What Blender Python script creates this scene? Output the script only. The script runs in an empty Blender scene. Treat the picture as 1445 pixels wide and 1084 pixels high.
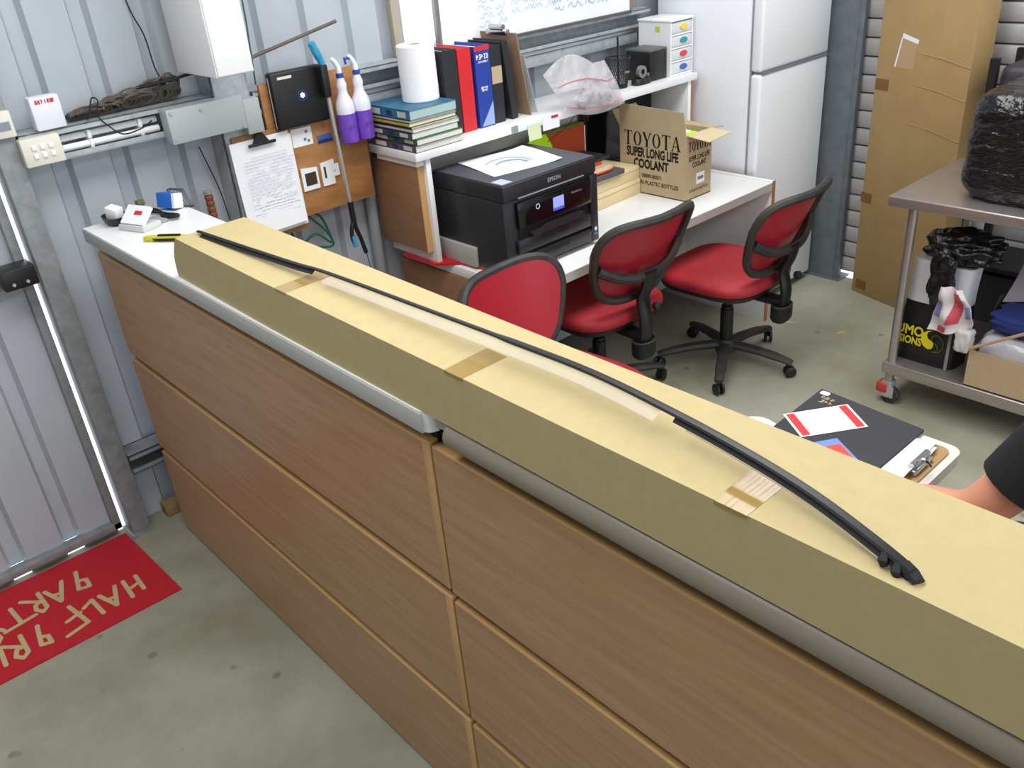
import bpy, bmesh, math, random
from mathutils import Matrix, Vector
R_ = math.radians
random.seed(4)
S = bpy.context.scene
COL = S.collection

# ------------------------------------------------------------------ camera
cam_d = bpy.data.cameras.new('camera'); cam = bpy.data.objects.new('camera', cam_d); COL.objects.link(cam)
right = Vector((0.67549677, 0.73307159, -0.07943654)); down = Vector((0.3086303, -0.3789299, -0.87244454)); fwd = Vector((-0.66966518, 0.56481694, -0.48221402))
m = Matrix.Identity(4)
for i in range(3):
    m[i][0] = right[i]; m[i][1] = -down[i]; m[i][2] = -fwd[i]
m.translation = Vector((3.0, -0.75, 1.928))
cam.matrix_world = m
cam_d.sensor_width = 36; cam_d.lens = 1242.03 / 1445 * 36; cam_d.clip_start = 0.05
S.camera = cam
# ------------------------------------------------------------------ light
S.view_settings.view_transform = 'Standard'; S.view_settings.look = 'None'
S.view_settings.gamma = 1.0; S.view_settings.use_curve_mapping = False
S.view_settings.exposure = 0.40
world = bpy.data.worlds.new('world'); S.world = world; world.use_nodes = True
bg = world.node_tree.nodes['Background']; bg.inputs[0].default_value = (0.86, 0.93, 1.0, 1); bg.inputs[1].default_value = 1.5
def area(name, loc, rot, sx, sy, power, col):
    l = bpy.data.lights.new(name, 'AREA'); l.shape = 'RECTANGLE'; l.size = sx; l.size_y = sy; l.energy = power; l.color = col
    o = bpy.data.objects.new(name, l); COL.objects.link(o); o.location = loc; o.rotation_euler = rot
    return o
# two translucent skylight sheets in the shed roof
area('skylight_light', (1.55, 0.9, 3.12), (0, 0, 0), 1.0, 4.6, 78, (1.0, 0.99, 0.955))
area('skylight_light', (4.3, 0.9, 3.12), (0, 0, 0), 1.0, 4.6, 52, (1.0, 0.985, 0.94))
# daylight entering by the window in the left wall
area('window_daylight', (-0.25, 1.7, 1.95), (0, R_(-78), 0), 0.8, 0.7, 9, (0.85, 0.93, 1.0))

# ------------------------------------------------------------------ helpers
def lin(c):
    return tuple(((v/255)/12.92 if v/255 <= 0.04045 else ((v/255+0.055)/1.055)**2.4) for v in c) + (1.0,)
MATS = {}
def mat(name, rgb, rough=0.55, metal=0.0, var=0.0, vscale=8.0, stretch=(1, 1, 1), bump=0.0, bscale=60.0, rgb2=None, trans=0.0, alpha=1.0, spec=0.5, emit=0.0, coat=0.0, bdist=0.002):
    if name in MATS: return MATS[name]
    M = bpy.data.materials.new(name); M.use_nodes = True
    nt = M.node_tree; b = nt.nodes['Principled BSDF']
    b.inputs['Roughness'].default_value = rough; b.inputs['Metallic'].default_value = metal
    b.inputs['Specular IOR Level'].default_value = spec; b.inputs['Alpha'].default_value = alpha
    b.inputs['Transmission Weight'].default_value = trans; b.inputs['Coat Weight'].default_value = coat
    c = lin(rgb); b.inputs['Base Color'].default_value = c
    tc = nt.nodes.new('ShaderNodeTexCoord'); mp = nt.nodes.new('ShaderNodeMapping'); mp.inputs['Scale'].default_value = stretch
    nt.links.new(tc.outputs['Object'], mp.inputs['Vector'])
    if var > 0 or rgb2:
        n = nt.nodes.new('ShaderNodeTexNoise'); n.inputs['Scale'].default_value = vscale; n.inputs['Detail'].default_value = 6; n.inputs['Roughness'].default_value = 0.62
        nt.links.new(mp.outputs[0], n.inputs['Vector'])
        mr = nt.nodes.new('ShaderNodeMapRange'); mr.inputs[1].default_value = 0.3; mr.inputs[2].default_value = 0.7
        nt.links.new(n.outputs['Fac'], mr.inputs[0])
        mx = nt.nodes.new('ShaderNodeMix'); mx.data_type = 'RGBA'
        c2 = lin(rgb2) if rgb2 else tuple(v*(1-var) for v in c[:3]) + (1,)
        c1 = c if rgb2 else tuple(min(1, v*(1+var*0.6)) for v in c[:3]) + (1,)
        mx.inputs[6].default_value = c1; mx.inputs[7].default_value = c2
        nt.links.new(mr.outputs[0], mx.inputs[0]); nt.links.new(mx.outputs[2], b.inputs['Base Color'])
    if bump > 0:
        n2 = nt.nodes.new('ShaderNodeTexNoise'); n2.inputs['Scale'].default_value = bscale; n2.inputs['Detail'].default_value = 4
        nt.links.new(mp.outputs[0], n2.inputs['Vector'])
        bp = nt.nodes.new('ShaderNodeBump'); bp.inputs['Strength'].default_value = bump; bp.inputs['Distance'].default_value = bdist
        nt.links.new(n2.outputs['Fac'], bp.inputs['Height']); nt.links.new(bp.outputs[0], b.inputs['Normal'])
    if emit > 0:
        b.inputs['Emission Color'].default_value = c; b.inputs['Emission Strength'].default_value = emit
    MATS[name] = M
    return M

class MB:
    def __init__(s): s.bm = bmesh.new()
    def _add(s, b, M=None):
        if M is not None: bmesh.ops.transform(b, matrix=M, verts=b.verts)
        me = bpy.data.meshes.new('tmp'); b.to_mesh(me); b.free(); s.bm.from_mesh(me); bpy.data.meshes.remove(me)
        return s
    def box(s, x0, x1, y0, y1, z0, z1, bev=0.0, seg=2, M=None):
        b = bmesh.new(); bmesh.ops.create_cube(b, size=1)
        bmesh.ops.transform(b, matrix=Matrix.Translation(((x0+x1)/2, (y0+y1)/2, (z0+z1)/2)) @ Matrix.Diagonal((x1-x0, y1-y0, z1-z0, 1)), verts=b.verts)
        if bev > 0: bmesh.ops.bevel(b, geom=list(b.edges), offset=bev, segments=seg, affect='EDGES', profile=0.5)
        return s._add(b, M)
    def tube(s, pts, r, n=8, closed=False, M=None, flat=1.0, up=None):
        b = bmesh.new(); pts = [Vector(p) for p in pts]; N = len(pts); rings = []
        rr = r if isinstance(r, (list, tuple)) else [r]*N
        prev = None
        for i, p in enumerate(pts):
            a = pts[(i-1) % N] if (closed or i > 0) else p; c = pts[(i+1) % N] if (closed or i < N-1) else p
            t = (c-a).normalized()
            if up is not None: u = Vector(up)
            elif prev is None: u = Vector((0, 0, 1)) if abs(t.z) < 0.9 else Vector((1, 0, 0))
            else: u = prev
            u = (u - t*u.dot(t)).normalized(); prev = u; v = t.cross(u)
            rings.append([b.verts.new(p + (u*math.cos(k*2*math.pi/n)*flat + v*math.sin(k*2*math.pi/n))*rr[i]) for k in range(n)])
        for i in range(N if closed else N-1):
            A = rings[i]; B = rings[(i+1) % N]
            for k in range(n): b.faces.new((A[k], A[(k+1) % n], B[(k+1) % n], B[k]))
        if not closed:
            b.faces.new(rings[0][::-1]); b.faces.new(rings[-1])
        return s._add(b, M)
    def lathe(s, prof, n=20, M=None, caps=True):
        b = bmesh.new(); rings = []
        for r, z in prof:
            rings.append([b.verts.new((r*math.cos(k*2*math.pi/n), r*math.sin(k*2*math.pi/n), z)) for k in range(n)])
        for A, B in zip(rings, rings[1:]):
            for k in range(n): b.faces.new((A[k], A[(k+1) % n], B[(k+1) % n], B[k]))
        if caps:
            b.faces.new(rings[0][::-1]); b.faces.new(rings[-1])
        return s._add(b, M)
    def cyl(s, p0, p1, r, n=14): return s.tube([p0, p1], r, n)
    def prism(s, poly, t, M=None):
        b = bmesh.new(); A = [b.verts.new((x, y, 0)) for x, y in poly]; B = [b.verts.new((x, y, t)) for x, y in poly]
        n = len(poly)
        b.faces.new(A[::-1]); b.faces.new(B)
        for k in range(n): b.faces.new((A[k], A[(k+1) % n], B[(k+1) % n], B[k]))
        return s._add(b, M)
    def grid(s, fn, nu, nv, M=None):
        b = bmesh.new(); V = [[b.verts.new(fn(i/nu, j/nv)) for j in range(nv+1)] for i in range(nu+1)]
        for i in range(nu):
            for j in range(nv): b.faces.new((V[i][j], V[i+1][j], V[i+1][j+1], V[i][j+1]))
        return s._add(b, M)
    def sheet(s, fn, nu, nv, t, M=None):
        "a grid with real thickness t along its normals"
        b = bmesh.new(); V = [[b.verts.new(fn(i/nu, j/nv)) for j in range(nv+1)] for i in range(nu+1)]
        for i in range(nu):
            for j in range(nv): b.faces.new((V[i][j], V[i+1][j], V[i+1][j+1], V[i][j+1]))
        b.normal_update(); bmesh.ops.solidify(b, geom=list(b.faces), thickness=t)
        return s._add(b, M)
    def super(s, layers, n=36, e=4.0, M=None):
        "stack of rounded-square layers (hx, hy, z[, cx, cy])"
        b = bmesh.new(); rings = []
        for L in layers:
            hx, hy, z = L[:3]; cx, cy = (L[3], L[4]) if len(L) > 3 else (0, 0); ring = []
            for k in range(n):
                a = k*2*math.pi/n; c, q = math.cos(a), math.sin(a)
                ring.append(b.verts.new((cx+hx*math.copysign(abs(c)**(2/e), c), cy+hy*math.copysign(abs(q)**(2/e), q), z)))
            rings.append(ring)
        for A, B in zip(rings, rings[1:]):
            for k in range(n): b.faces.new((A[k], A[(k+1) % n], B[(k+1) % n], B[k]))
        b.faces.new(rings[0][::-1]); b.faces.new(rings[-1])
        return s._add(b, M)
    def stroke(s, pts, w, M, t=0.0008):
        "flat painted stroke in the local XY plane, rounded ends"
        for p, q in zip(pts, pts[1:]):
            s.lift = (getattr(s, 'lift', 0)+1) % 7
            p = Vector(p); q = Vector(q); d = q-p
            if d.length < 1e-6: continue
            d.normalize(); n = Vector((-d.y, d.x)); poly = []
            for k in range(7):
                a = -math.pi/2 + math.pi*k/6; poly.append(tuple(q + (d*math.cos(a)+n*math.sin(a))*w/2))
            for k in range(7):
                a = math.pi/2 + math.pi*k/6; poly.append(tuple(p + (d*math.cos(a)+n*math.sin(a))*w/2))
            s.prism(poly, t+s.lift*0.00006, M)
        return s

MW = {}
def obj(name, mb, material, parent=None, local=False, smooth=35):
    me = bpy.data.meshes.new(name); mb.bm.normal_update()
    bmesh.ops.recalc_face_normals(mb.bm, faces=mb.bm.faces)
    mb.bm.to_mesh(me); mb.bm.free()
    W = Matrix.Identity(4)
    if parent is not None:
        W = MW[parent.as_pointer()]
        if not local: me.transform(W.inverted())
    if smooth:
        me.polygons.foreach_set('use_smooth', [True]*len(me.polygons)); me.set_sharp_from_angle(angle=R_(smooth))
    me.materials.append(material)
    o = bpy.data.objects.new(name, me); COL.objects.link(o)
    if parent is not None: o.parent = parent
    MW[o.as_pointer()] = W
    return o
def tag(o, label, cat, group=None):
    o['label'] = label; o['category'] = cat
    if group: o['group'] = group
    return o
def thing(name, label, cat, loc=(0, 0, 0), rz=0.0, group=None):
    o = bpy.data.objects.new(name, None); COL.objects.link(o); o.location = loc; o.rotation_euler = (0, 0, rz); o.empty_display_size = 0.05
    MW[o.as_pointer()] = Matrix.Translation(loc) @ Matrix.Rotation(rz, 4, 'Z')
    return tag(o, label, cat, group)
def single(name, mb, material, label, cat, loc=None, group=None, smooth=35):
    "a thing that is one mesh, with its origin at its base"
    o = obj(name, mb, material, smooth=smooth)
    if loc is not None:
        o.data.transform(Matrix.Translation(-Vector(loc))); o.location = loc
    return tag(o, label, cat, group)
def struct(name, mb, material, parent=None, smooth=35):
    o = obj(name, mb, material, parent, smooth=smooth)
    if parent is None: o['kind'] = 'structure'
    return o
def sroot(name, loc=(0, 0, 0)):
    o = bpy.data.objects.new(name, None); COL.objects.link(o); o.location = loc; o['kind'] = 'structure'; o.empty_display_size = .05
    MW[o.as_pointer()] = Matrix.Translation(loc); return o
def frame(o, r, u):
    r = Vector(r).normalized(); u = Vector(u).normalized(); n = r.cross(u); M = Matrix.Identity(4)
    for i in range(3): M[i][0] = r[i]; M[i][1] = u[i]; M[i][2] = n[i]
    M.translation = Vector(o); return M
def faceX(x, y, z): return frame((x, y, z), (0, 1, 0), (0, 0, 1))      # print on a face that looks to +X
def faceY(x, y, z): return frame((x, y, z), (1, 0, 0), (0, 0, 1))      # print on a face that looks to -Y
def flatZ(x, y, z, a=0): return Matrix.Translation((x, y, z)) @ Matrix.Rotation(a, 4, 'Z')
def text(s, size, M, material, parent, sx=1.0, bold=0.0, name='lettering', align='CENTER'):
    cu = bpy.data.curves.new('txt', 'FONT'); cu.body = s; cu.size = size; cu.align_x = align; cu.align_y = 'CENTER'; cu.offset = bold; cu.resolution_u = 3
    t = bpy.data.objects.new('txt', cu); COL.objects.link(t)
    me = bpy.data.meshes.new_from_object(t); bpy.data.objects.remove(t); bpy.data.curves.remove(cu)
    me.name = name
    me.transform(MW[parent.as_pointer()].inverted() @ M @ Matrix.Diagonal((sx, 1, 1, 1)))
    me.materials.clear(); me.materials.append(material)
    o = bpy.data.objects.new(name, me); COL.objects.link(o); o.parent = parent; MW[o.as_pointer()] = MW[parent.as_pointer()]
    return o
def marks(words, h, M, material, parent, seed=1, name='print', wt=0.2):
    "a line of print too blurred to read: words is a list of (x0, x1) spans, h the letter height"
    r = random.Random(seed); mb = MB()
    for a, b in words:
        n = max(2, int((b-a)/(h*0.75))); w = (b-a)/n
        for k in range(n):
            x = a+k*w; k2 = r.randint(0, 3)
            P = [[(x, 0), (x, h)], [(x, h), (x+w*0.6, h*0.6), (x, h*0.4)], [(x, 0), (x+w*0.6, 0), (x+w*0.6, h)], [(x+w*0.1, h), (x+w*0.6, h), (x+w*0.3, 0)]]
            mb.stroke(P[k2], h*wt, M, 0.0003)
            if r.random() < 0.6: mb.stroke(P[(k2+1) % 4], h*wt, M, 0.0003)
    return obj(name, mb, material, parent)
def rect(w, h): return [(-w/2, -h/2), (w/2, -h/2), (w/2, h/2), (-w/2, h/2)]
def rotz(a): return Matrix.Rotation(a, 4, 'Z')
def arc_rect(w, h, r, n=5):
    P = []
    for cx, cy, a0 in ((w/2-r, h/2-r, 0), (-w/2+r, h/2-r, 90), (-w/2+r, -h/2+r, 180), (w/2-r, -h/2+r, 270)):
        for k in range(n+1):
            a = R_(a0+90*k/n); P.append((cx+r*math.cos(a), cy+r*math.sin(a)))
    return P

# ------------------------------------------------------------------ materials
sheetm = mat('painted_sheet', (182, 189, 198), 0.45, 0.0, var=0.10, vscale=2.2, spec=0.35)
galv = mat('galvanised', (176, 183, 188), 0.45, 0.15, var=0.22, vscale=30)
galv2 = mat('galvanised_dull', (146, 151, 154), 0.55, 0.15, var=0.25, vscale=24)
whitep = mat('white_plastic', (240, 242, 244), 0.4, var=0.03)
creamp = mat('cream_plastic', (222, 219, 205), 0.45)
greyp = mat('grey_plastic', (150, 156, 160), 0.5)
blackp = mat('black_plastic', (24, 24, 27), 0.42, var=0.15, vscale=30)
blackr = mat('black_rubber', (20, 20, 22), 0.65)
dustblk = mat('dusty_black_plastic', (34, 34, 36), 0.55, rgb2=(66, 62, 57), vscale=9)
darkm = mat('dark_metal', (52, 52, 54), 0.4, 0.6)
chrome = mat('chrome', (200, 200, 202), 0.22, 1.0)
steel = mat('stainless', (176, 168, 166), 0.34, 0.75, var=0.10, vscale=5, stretch=(1, 12, 12))
wood = mat('beech_laminate', (188, 150, 114), 0.36, rgb2=(170, 129, 93), vscale=3.2, stretch=(1.2, 14, 22), spec=0.35)
woodedge = mat('beech_edging', (201, 158, 104), 0.4, var=0.06, vscale=6, stretch=(1, 14, 14))
wood2 = mat('brown_laminate', (158, 116, 82), 0.45, rgb2=(140, 100, 68), vscale=4, stretch=(2, 14, 16))
ply = mat('plywood', (190, 138, 84), 0.6, rgb2=(150, 100, 56), vscale=4.5, stretch=(6, 1.5, 5))
whitelam = mat('white_laminate', (236, 238, 240), 0.35, var=0.02)
lamedge = mat('grey_laminate_edge', (182, 183, 178), 0.45)
greytop = mat('grey_bullnose', (136, 128, 114), 0.34)
darkgap = mat('cabinet_dark', (58, 44, 36), 0.7)
kraft = mat('kraft_card', (189, 173, 130), 0.75, var=0.05, vscale=30, bump=0.12, bscale=160, spec=0.2)
carton = mat('brown_card', (174, 146, 102), 0.8, var=0.09, vscale=6, bump=0.2, bscale=24, spec=0.2, bdist=0.004)
boxcard = mat('coolant_card', (184, 166, 134), 0.8, var=0.06, vscale=9, spec=0.2)
cardin = mat('card_inside', (205, 190, 155), 0.8, spec=0.2)
tape = mat('parcel_tape', (182, 150, 84), 0.14, var=0.05, vscale=12, stretch=(60, 1, 1), bump=0.15, bscale=4, alpha=0.62, coat=0.6)
filmm = mat('clear_film', (226, 224, 226), 0.25, alpha=0.2, spec=0.6)
paper = mat('white_paper', (240, 242, 246), 0.8, spec=0.2)
ink = mat('black_ink', (40, 34, 28), 0.8, spec=0.1)
inkg = mat('grey_ink', (120, 128, 145), 0.8, spec=0.1)
inkb = mat('blue_marker', (170, 212, 240), 0.6, spec=0.1)
inkn = mat('navy_marker', (142, 166, 222), 0.6, spec=0.1)
red = mat('red_plastic', (196, 36, 44), 0.45)
redc = mat('red_print', (206, 44, 52), 0.6)
redfab = mat('red_fabric', (170, 34, 48), 0.58, rgb2=(166, 58, 64), vscale=7, bump=0.25, bscale=240, spec=0.3)
redmesh = mat('red_mesh', (172, 36, 52), 0.33, var=0.05, vscale=8, spec=0.45)
matred = mat('red_mat', (190, 44, 54), 0.9, var=0.08, vscale=40, spec=0.1)
matpaint = mat('mat_paint', (196, 176, 134), 0.8, var=0.1, vscale=50, spec=0.1)
fridgem = mat('fridge_enamel', (236, 241, 248), 0.32, bump=0.06, bscale=220)
purple = mat('purple_liquid', (116, 72, 190), 0.3, var=0.15, vscale=20)
botl = mat('milky_plastic', (226, 226, 238), 0.35)
bluep = mat('blue_plastic', (38, 74, 170), 0.4)
sky = mat('light_blue_plastic', (54, 150, 196), 0.45)
navy = mat('navy_card', (36, 62, 158), 0.5, var=0.04)
green = mat('green_cord', (26, 96, 76), 0.5)
cable = mat('dusty_cable', (112, 104, 94), 0.7, rgb2=(66, 60, 54), vscale=25)
neon = mat('neon_paper', (196, 250, 20), 0.7)
orange = mat('orange_card', (186, 72, 30), 0.65)
beige = mat('cream_card', (226, 208, 164), 0.7, var=0.03)
bagm = mat('clear_bag', (232, 230, 236), 0.15, alpha=0.26, spec=0.9, bump=1.0, bscale=22, bdist=0.02)
wrapm = mat('black_wrap', (16, 16, 19), 0.2, bump=0.9, bscale=13, spec=0.6, bdist=0.02, stretch=(1, 1, 2.4))
bagblk = mat('black_bag', (20, 20, 22), 0.4, bump=0.5, bscale=16, bdist=0.01)
binbag = mat('bin_bag', (14, 14, 17), 0.25, bump=0.9, bscale=22, bdist=0.015)
yellow = mat('yellow_print', (222, 206, 30), 0.6)
olive = mat('olive_plastic', (96, 104, 50), 0.5)
skin = mat('skin', (214, 150, 122), 0.55, var=0.05, vscale=10)
shirt = mat('black_cotton', (22, 23, 28), 0.9, var=0.15, vscale=40, bump=0.2, bscale=90)
denim = mat('dark_denim', (34, 40, 56), 0.9, var=0.1, vscale=50)
hairm = mat('dark_hair', (40, 30, 24), 0.6)
screenm = mat('lcd_screen', (120, 130, 215), 0.3, emit=0.9)
glass = mat('window_glass', (240, 248, 255), 0.05, alpha=0.12)
alu = mat('aluminium', (196, 196, 190), 0.4, 0.7)

def concrete():
    M = mat('concrete', (172, 172, 158), 0.62, rgb2=(140, 137, 116), vscale=1.9, bump=0.12, bscale=90, spec=0.25)
    nt = M.node_tree; b = nt.nodes['Principled BSDF']; src = b.inputs['Base Color'].links[0].from_socket
    tc = nt.nodes.new('ShaderNodeTexCoord')
    v = nt.nodes.new('ShaderNodeTexVoronoi'); v.inputs['Scale'].default_value = 6.0; v.inputs['Randomness'].default_value = 1.0
    nt.links.new(tc.outputs['Object'], v.inputs['Vector'])
    mr = nt.nodes.new('ShaderNodeMapRange'); mr.inputs[1].default_value = 0.06; mr.inputs[2].default_value = 0.10; mr.inputs[3].default_value = 0.6; mr.inputs[4].default_value = 0
    nt.links.new(v.outputs['Distance'], mr.inputs[0])
    mx = nt.nodes.new('ShaderNodeMix'); mx.data_type = 'RGBA'; mx.inputs[7].default_value = lin((108, 96, 76))
    nt.links.new(mr.outputs[0], mx.inputs[0]); nt.links.new(src, mx.inputs[6]); nt.links.new(mx.outputs[2], b.inputs['Base Color'])
    return M

# ================================================================== SETTING
struct('floor', MB().box(0.002, 7.0, -3.0, 3.47, -0.12, 0.0), concrete(), smooth=0)
struct('ceiling', MB().box(-0.1, 7.0, -3.1, 3.7, 3.16, 3.22), sheetm)
struct('shade_wall_front', MB().box(-0.1, 7.0, -3.1, -3.0, 0, 3.16), mat('low_bounce_sheet', (140, 142, 144), 0.6))  # unseen wall added in dull grey to cut light on faces toward -Y

PITCH, G0 = 0.183, 0.03
def corr(mb, y0, y1, z0, z1, x=0.0):
    "trapezoid-ribbed steel sheet seen from inside: flat pans with grooves"
    pts = [y0]; k = math.floor((y0-G0)/PITCH)-1; prof = []
    while True:
        c = G0 + k*PITCH; k += 1
        if c - 0.03 > y1: break
        for dy, dx in ((-0.032, 0), (-0.020, -0.028), (0.020, -0.028), (0.032, 0)):
            if y0 < c+dy < y1: prof.append((c+dy, dx))
    prof = [(y0, 0)] + prof + [(y1, 0)]
    b = bmesh.new(); A = [b.verts.new((x+dx, y, z0)) for y, dx in prof]; B = [b.verts.new((x+dx, y, z1)) for y, dx in prof]
    for i in range(len(prof)-1): b.faces.new((A[i], A[i+1], B[i+1], B[i]))
    mb._add(b)
wl = MB()
corr(wl, -0.10, 1.36, -0.1, 3.16); corr(wl, 1.36, 2.05, -0.1, 1.43); corr(wl, 1.36, 2.05, 2.25, 3.16); corr(wl, 2.05, 3.47, -0.1, 3.16)
corr(wl, -1.12, -0.10, 2.1, 3.16); corr(wl, -3.0, -1.12, -0.1, 3.16)
struct('wall_left', wl, sheetm, smooth=20)
# wall steel: girts, post, jamb
def channel(y0, y1, z0, z1, d=0.09):
    mb = MB(); mb.box(0.001, 0.006, y0, y1, z0, z1); mb.box(0.001, d, y0, y1, z1-0.005, z1); mb.box(0.001, d, y0, y1, z0, z0+0.005)
    mb.box(d-0.004, d, y0, y1, z1-0.018, z1); mb.box(d-0.004, d, y0, y1, z0, z0+0.018); return mb
struct('trim_1', channel(-0.085, 0.52, 1.342, 1.436), galv)
struct('trim_2', channel(0.67, 2.775, 1.342, 1.422), galv)
struct('trim_3', channel(-0.085, 0.52, 0.24, 0.315), galv2)
struct('trim_4', channel(0.67, 2.775, 0.24, 0.315), galv2)
p = MB(); p.box(0.002, 0.10, 0.525, 0.531, 0, 3.16); p.box(0.094, 0.10, 0.525, 0.655, 0, 3.16); p.box(0.002, 0.10, 0.649, 0.655, 0, 3.16)
struct('trim_5', p, galv)
p = MB(); p.box(0.0, 0.085, -0.155, -0.09, 0, 2.12, bev=0.004); p.box(0.0, 0.10, -0.165, -0.085, 0.0, 0.008)
struct('trim_6', p, galv2)
struct('trim_7', MB().box(0.004, 0.034, 1.325, 1.36, 1.425, 2.26, bev=0.003), mat('window_jamb', (176, 168, 150), 0.5))
# door: steel frame, ribbed sheet, latch
d = sroot('door_1', (0, -0.6, 0))
mb = MB(); corr(mb, -1.08, -0.185, 0.045, 2.06, x=0.01); struct('door_sheet', mb, sheetm, d, 20)
mb = MB(); mb.box(0.0, 0.04, -0.20, -0.172, 0.03, 2.08, bev=0.003); mb.box(0.0, 0.04, -1.10, -1.072, 0.03, 2.08, bev=0.003); mb.box(0.0, 0.04, -1.10, -0.172, 0.028, 0.056, bev=0.003)
mb.box(0.0, 0.04, -1.10, -0.172, 2.05, 2.08, bev=0.003); struct('door_frame', mb, galv2, d)
mb = MB()
for k in range(-7, -1):
    c0, c1 = G0+k*PITCH+0.03, G0+(k+1)*PITCH-0.03
    c0 = max(c0, -1.09); c1 = min(c1, -0.18)
    if c1 > c0: mb.box(-0.006, 0.004, c0, c1, -0.05, 0.03)
struct('daylight_blocker', mb, galv2, d)  # strips added in the pans so daylight shows only at the grooves
struct('mid_rail', MB().box(0.008, 0.05, -1.07, -0.20, 1.0, 1.055, bev=0.003), galv2, d)
mb = MB(); mb.box(0.045, 0.125, -0.268, -0.168, 1.012, 1.076, bev=0.006); struct('latch_box', mb, darkm, d)
mb = MB(); mb.cyl((0.125, -0.2, 1.03), (0.129, -0.2, 1.03), 0.005); mb.cyl((0.125, -0.24, 1.03), (0.129, -0.24, 1.03), 0.005); struct('bolt', mb, galv, d)
# window
w = sroot('window_1', (0, 1.7, 1.43))
mb = MB()
for a in ((1.36, 1.385, 1.43, 2.25), (2.025, 2.05, 1.43, 2.25), (1.36, 2.05, 1.43, 1.455), (1.36, 2.05, 2.225, 2.25)): mb.box(-0.05, 0.012, a[0], a[1], a[2], a[3], bev=0.002)
struct('window_frame', mb, alu, w)
struct('pane', MB().box(-0.022, -0.018, 1.385, 2.025, 1.455, 2.225), glass, w)
# end wall: steel column, roller door
p = MB(); p.box(0.62, 0.628, 3.40, 3.52, 0, 3.16); p.box(0.62, 0.835, 3.40, 3.408, 0, 3.16); p.box(0.82, 0.85, 3.395, 3.43, 0, 3.16, bev=0.004); p.box(0.60, 0.86, 3.39, 3.5, 0, 0.01)
struct('trim_8', p, mat('column_steel', (112, 122, 130), 0.55, 0.15, var=0.2, vscale=18))
mb = MB(); b_ = MB(); 
struct('wall_back', MB().box(-0.05, 0.70, 3.47, 3.52, 0, 3.16), sheetm)
rd = sroot('door_2', (2.4, 3.47, 0))
slatm = mat('roller_slat', (190, 190, 192), 0.5, 0.1, var=0.06, vscale=5)
first = None; pitch = 0.0845
def slat_mesh():
    prof = [(3.472, 0.0), (3.462, 0.004), (3.457, 0.020), (3.457, 0.066), (3.461, 0.076), (3.470, 0.080), (3.490, 0.080), (3.490, 0.0)]
    mb = MB(); mb.prism(prof, 4.4, frame((0.74, 0, 0), (0, 1, 0), (0, 0, 1))); return mb
for k in range(37):
    if first is None:
        first = struct('slat', slat_mesh(), slatm, rd, 30); first.location = (0, 0, 0.035)
        base = first
    else:
        c = base.copy(); COL.objects.link(c); c.parent = rd; c.location = (0, 0, 0.035+k*pitch)
struct('curtain_backing', MB().box(0.72, 5.14, 3.492, 3.498, 0.035, 3.16), mat('slat_gap', (70, 70, 72), 0.7), rd)
struct('wall_back_end', MB().box(5.14, 7.0, 3.47, 3.52, 0, 3.16), sheetm)

# ================================================================== CABINET RUN
def cabinet(x0, x1, label, dz=0.0):
    t = thing('drawer_cabinet', label, 'cabinet', ((x0+x1)/2, 0.14, 0))
    obj('body', MB().box(x0+0.004, x1-0.004, 0.022, 0.285, 0.02, 1.096), darkgap, t)
    obj('plinth', MB().box(x0+0.02, x1-0.02, 0.03, 0.28, 0.0, 0.02), darkgap, t)
    obj('back_panel', MB().box(x0, x1, 0.2855, 0.29, 0.0, 1.096), wood2, t)
    for z0, z1 in ((0.012, 0.343), (0.366, 0.705), (0.728, 1.078)):
        dr = obj('drawer_front', MB().box(x0, x1, 0.0, 0.021, z0+dz, z1+dz-0.004), wood, t)
        e = MB(); e.box(x0, x1, -0.0008, 0.022, z1+dz-0.009, z1+dz, bev=0.0035); e.box(x1-0.022, x1+0.0006, -0.0008, 0.0214, z0+dz, z1+dz-0.004, bev=0.001)
        obj('edge_band', e, woodedge, dr)
    return t
cabinet(0.19, 1.862, 'beech drawer cabinet under the white worktop beside the ribbed steel wall')
cabinet(1.870, 3.54, 'beech drawer cabinet under the grey bullnose worktop', dz=-0.003)
w1 = thing('worktop', 'white laminate worktop with rounded end on the cabinet beside the steel wall', 'worktop', (1.0, 0.14, 1.105))
obj('slab', MB().prism([(0.165, -0.012), (1.862, -0.012), (1.878, -0.004), (1.884, 0.01), (1.884, 0.292), (0.165, 0.292)], 0.043, Matrix.Translation((0, 0, 1.107))), whitelam, w1, smooth=20)
obj('front_edge', MB().box(0.165, 1.872, -0.016, -0.0121, 1.108, 1.1485, bev=0.0015), lamedge, w1)
w2 = thing('worktop', 'grey worktop with a thick rounded front edge under the long carton', 'worktop', (2.7, 0.14, 1.10))
prof = [(0.29, 1.098), (0.29, 1.1485)] + [(0.0045+0.0235*math.cos(R_(a)), 1.1235+0.025*math.sin(R_(a))) for a in range(90, 271, 15)]
obj('slab', MB().prism([(y, z) for y, z in prof], 1.62, frame((1.935, 0, 0), (0, 1, 0), (0, 0, 1))), greytop, w2, smooth=40)
obj('end_cap', MB().box(1.888, 1.934, 0.004, 0.29, 1.12, 1.148, bev=0.002), lamedge, w2)
obj('packer', MB().box(1.888, 1.934, 0.02, 0.28, 1.0995, 1.1195), darkgap, w2)

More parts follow.
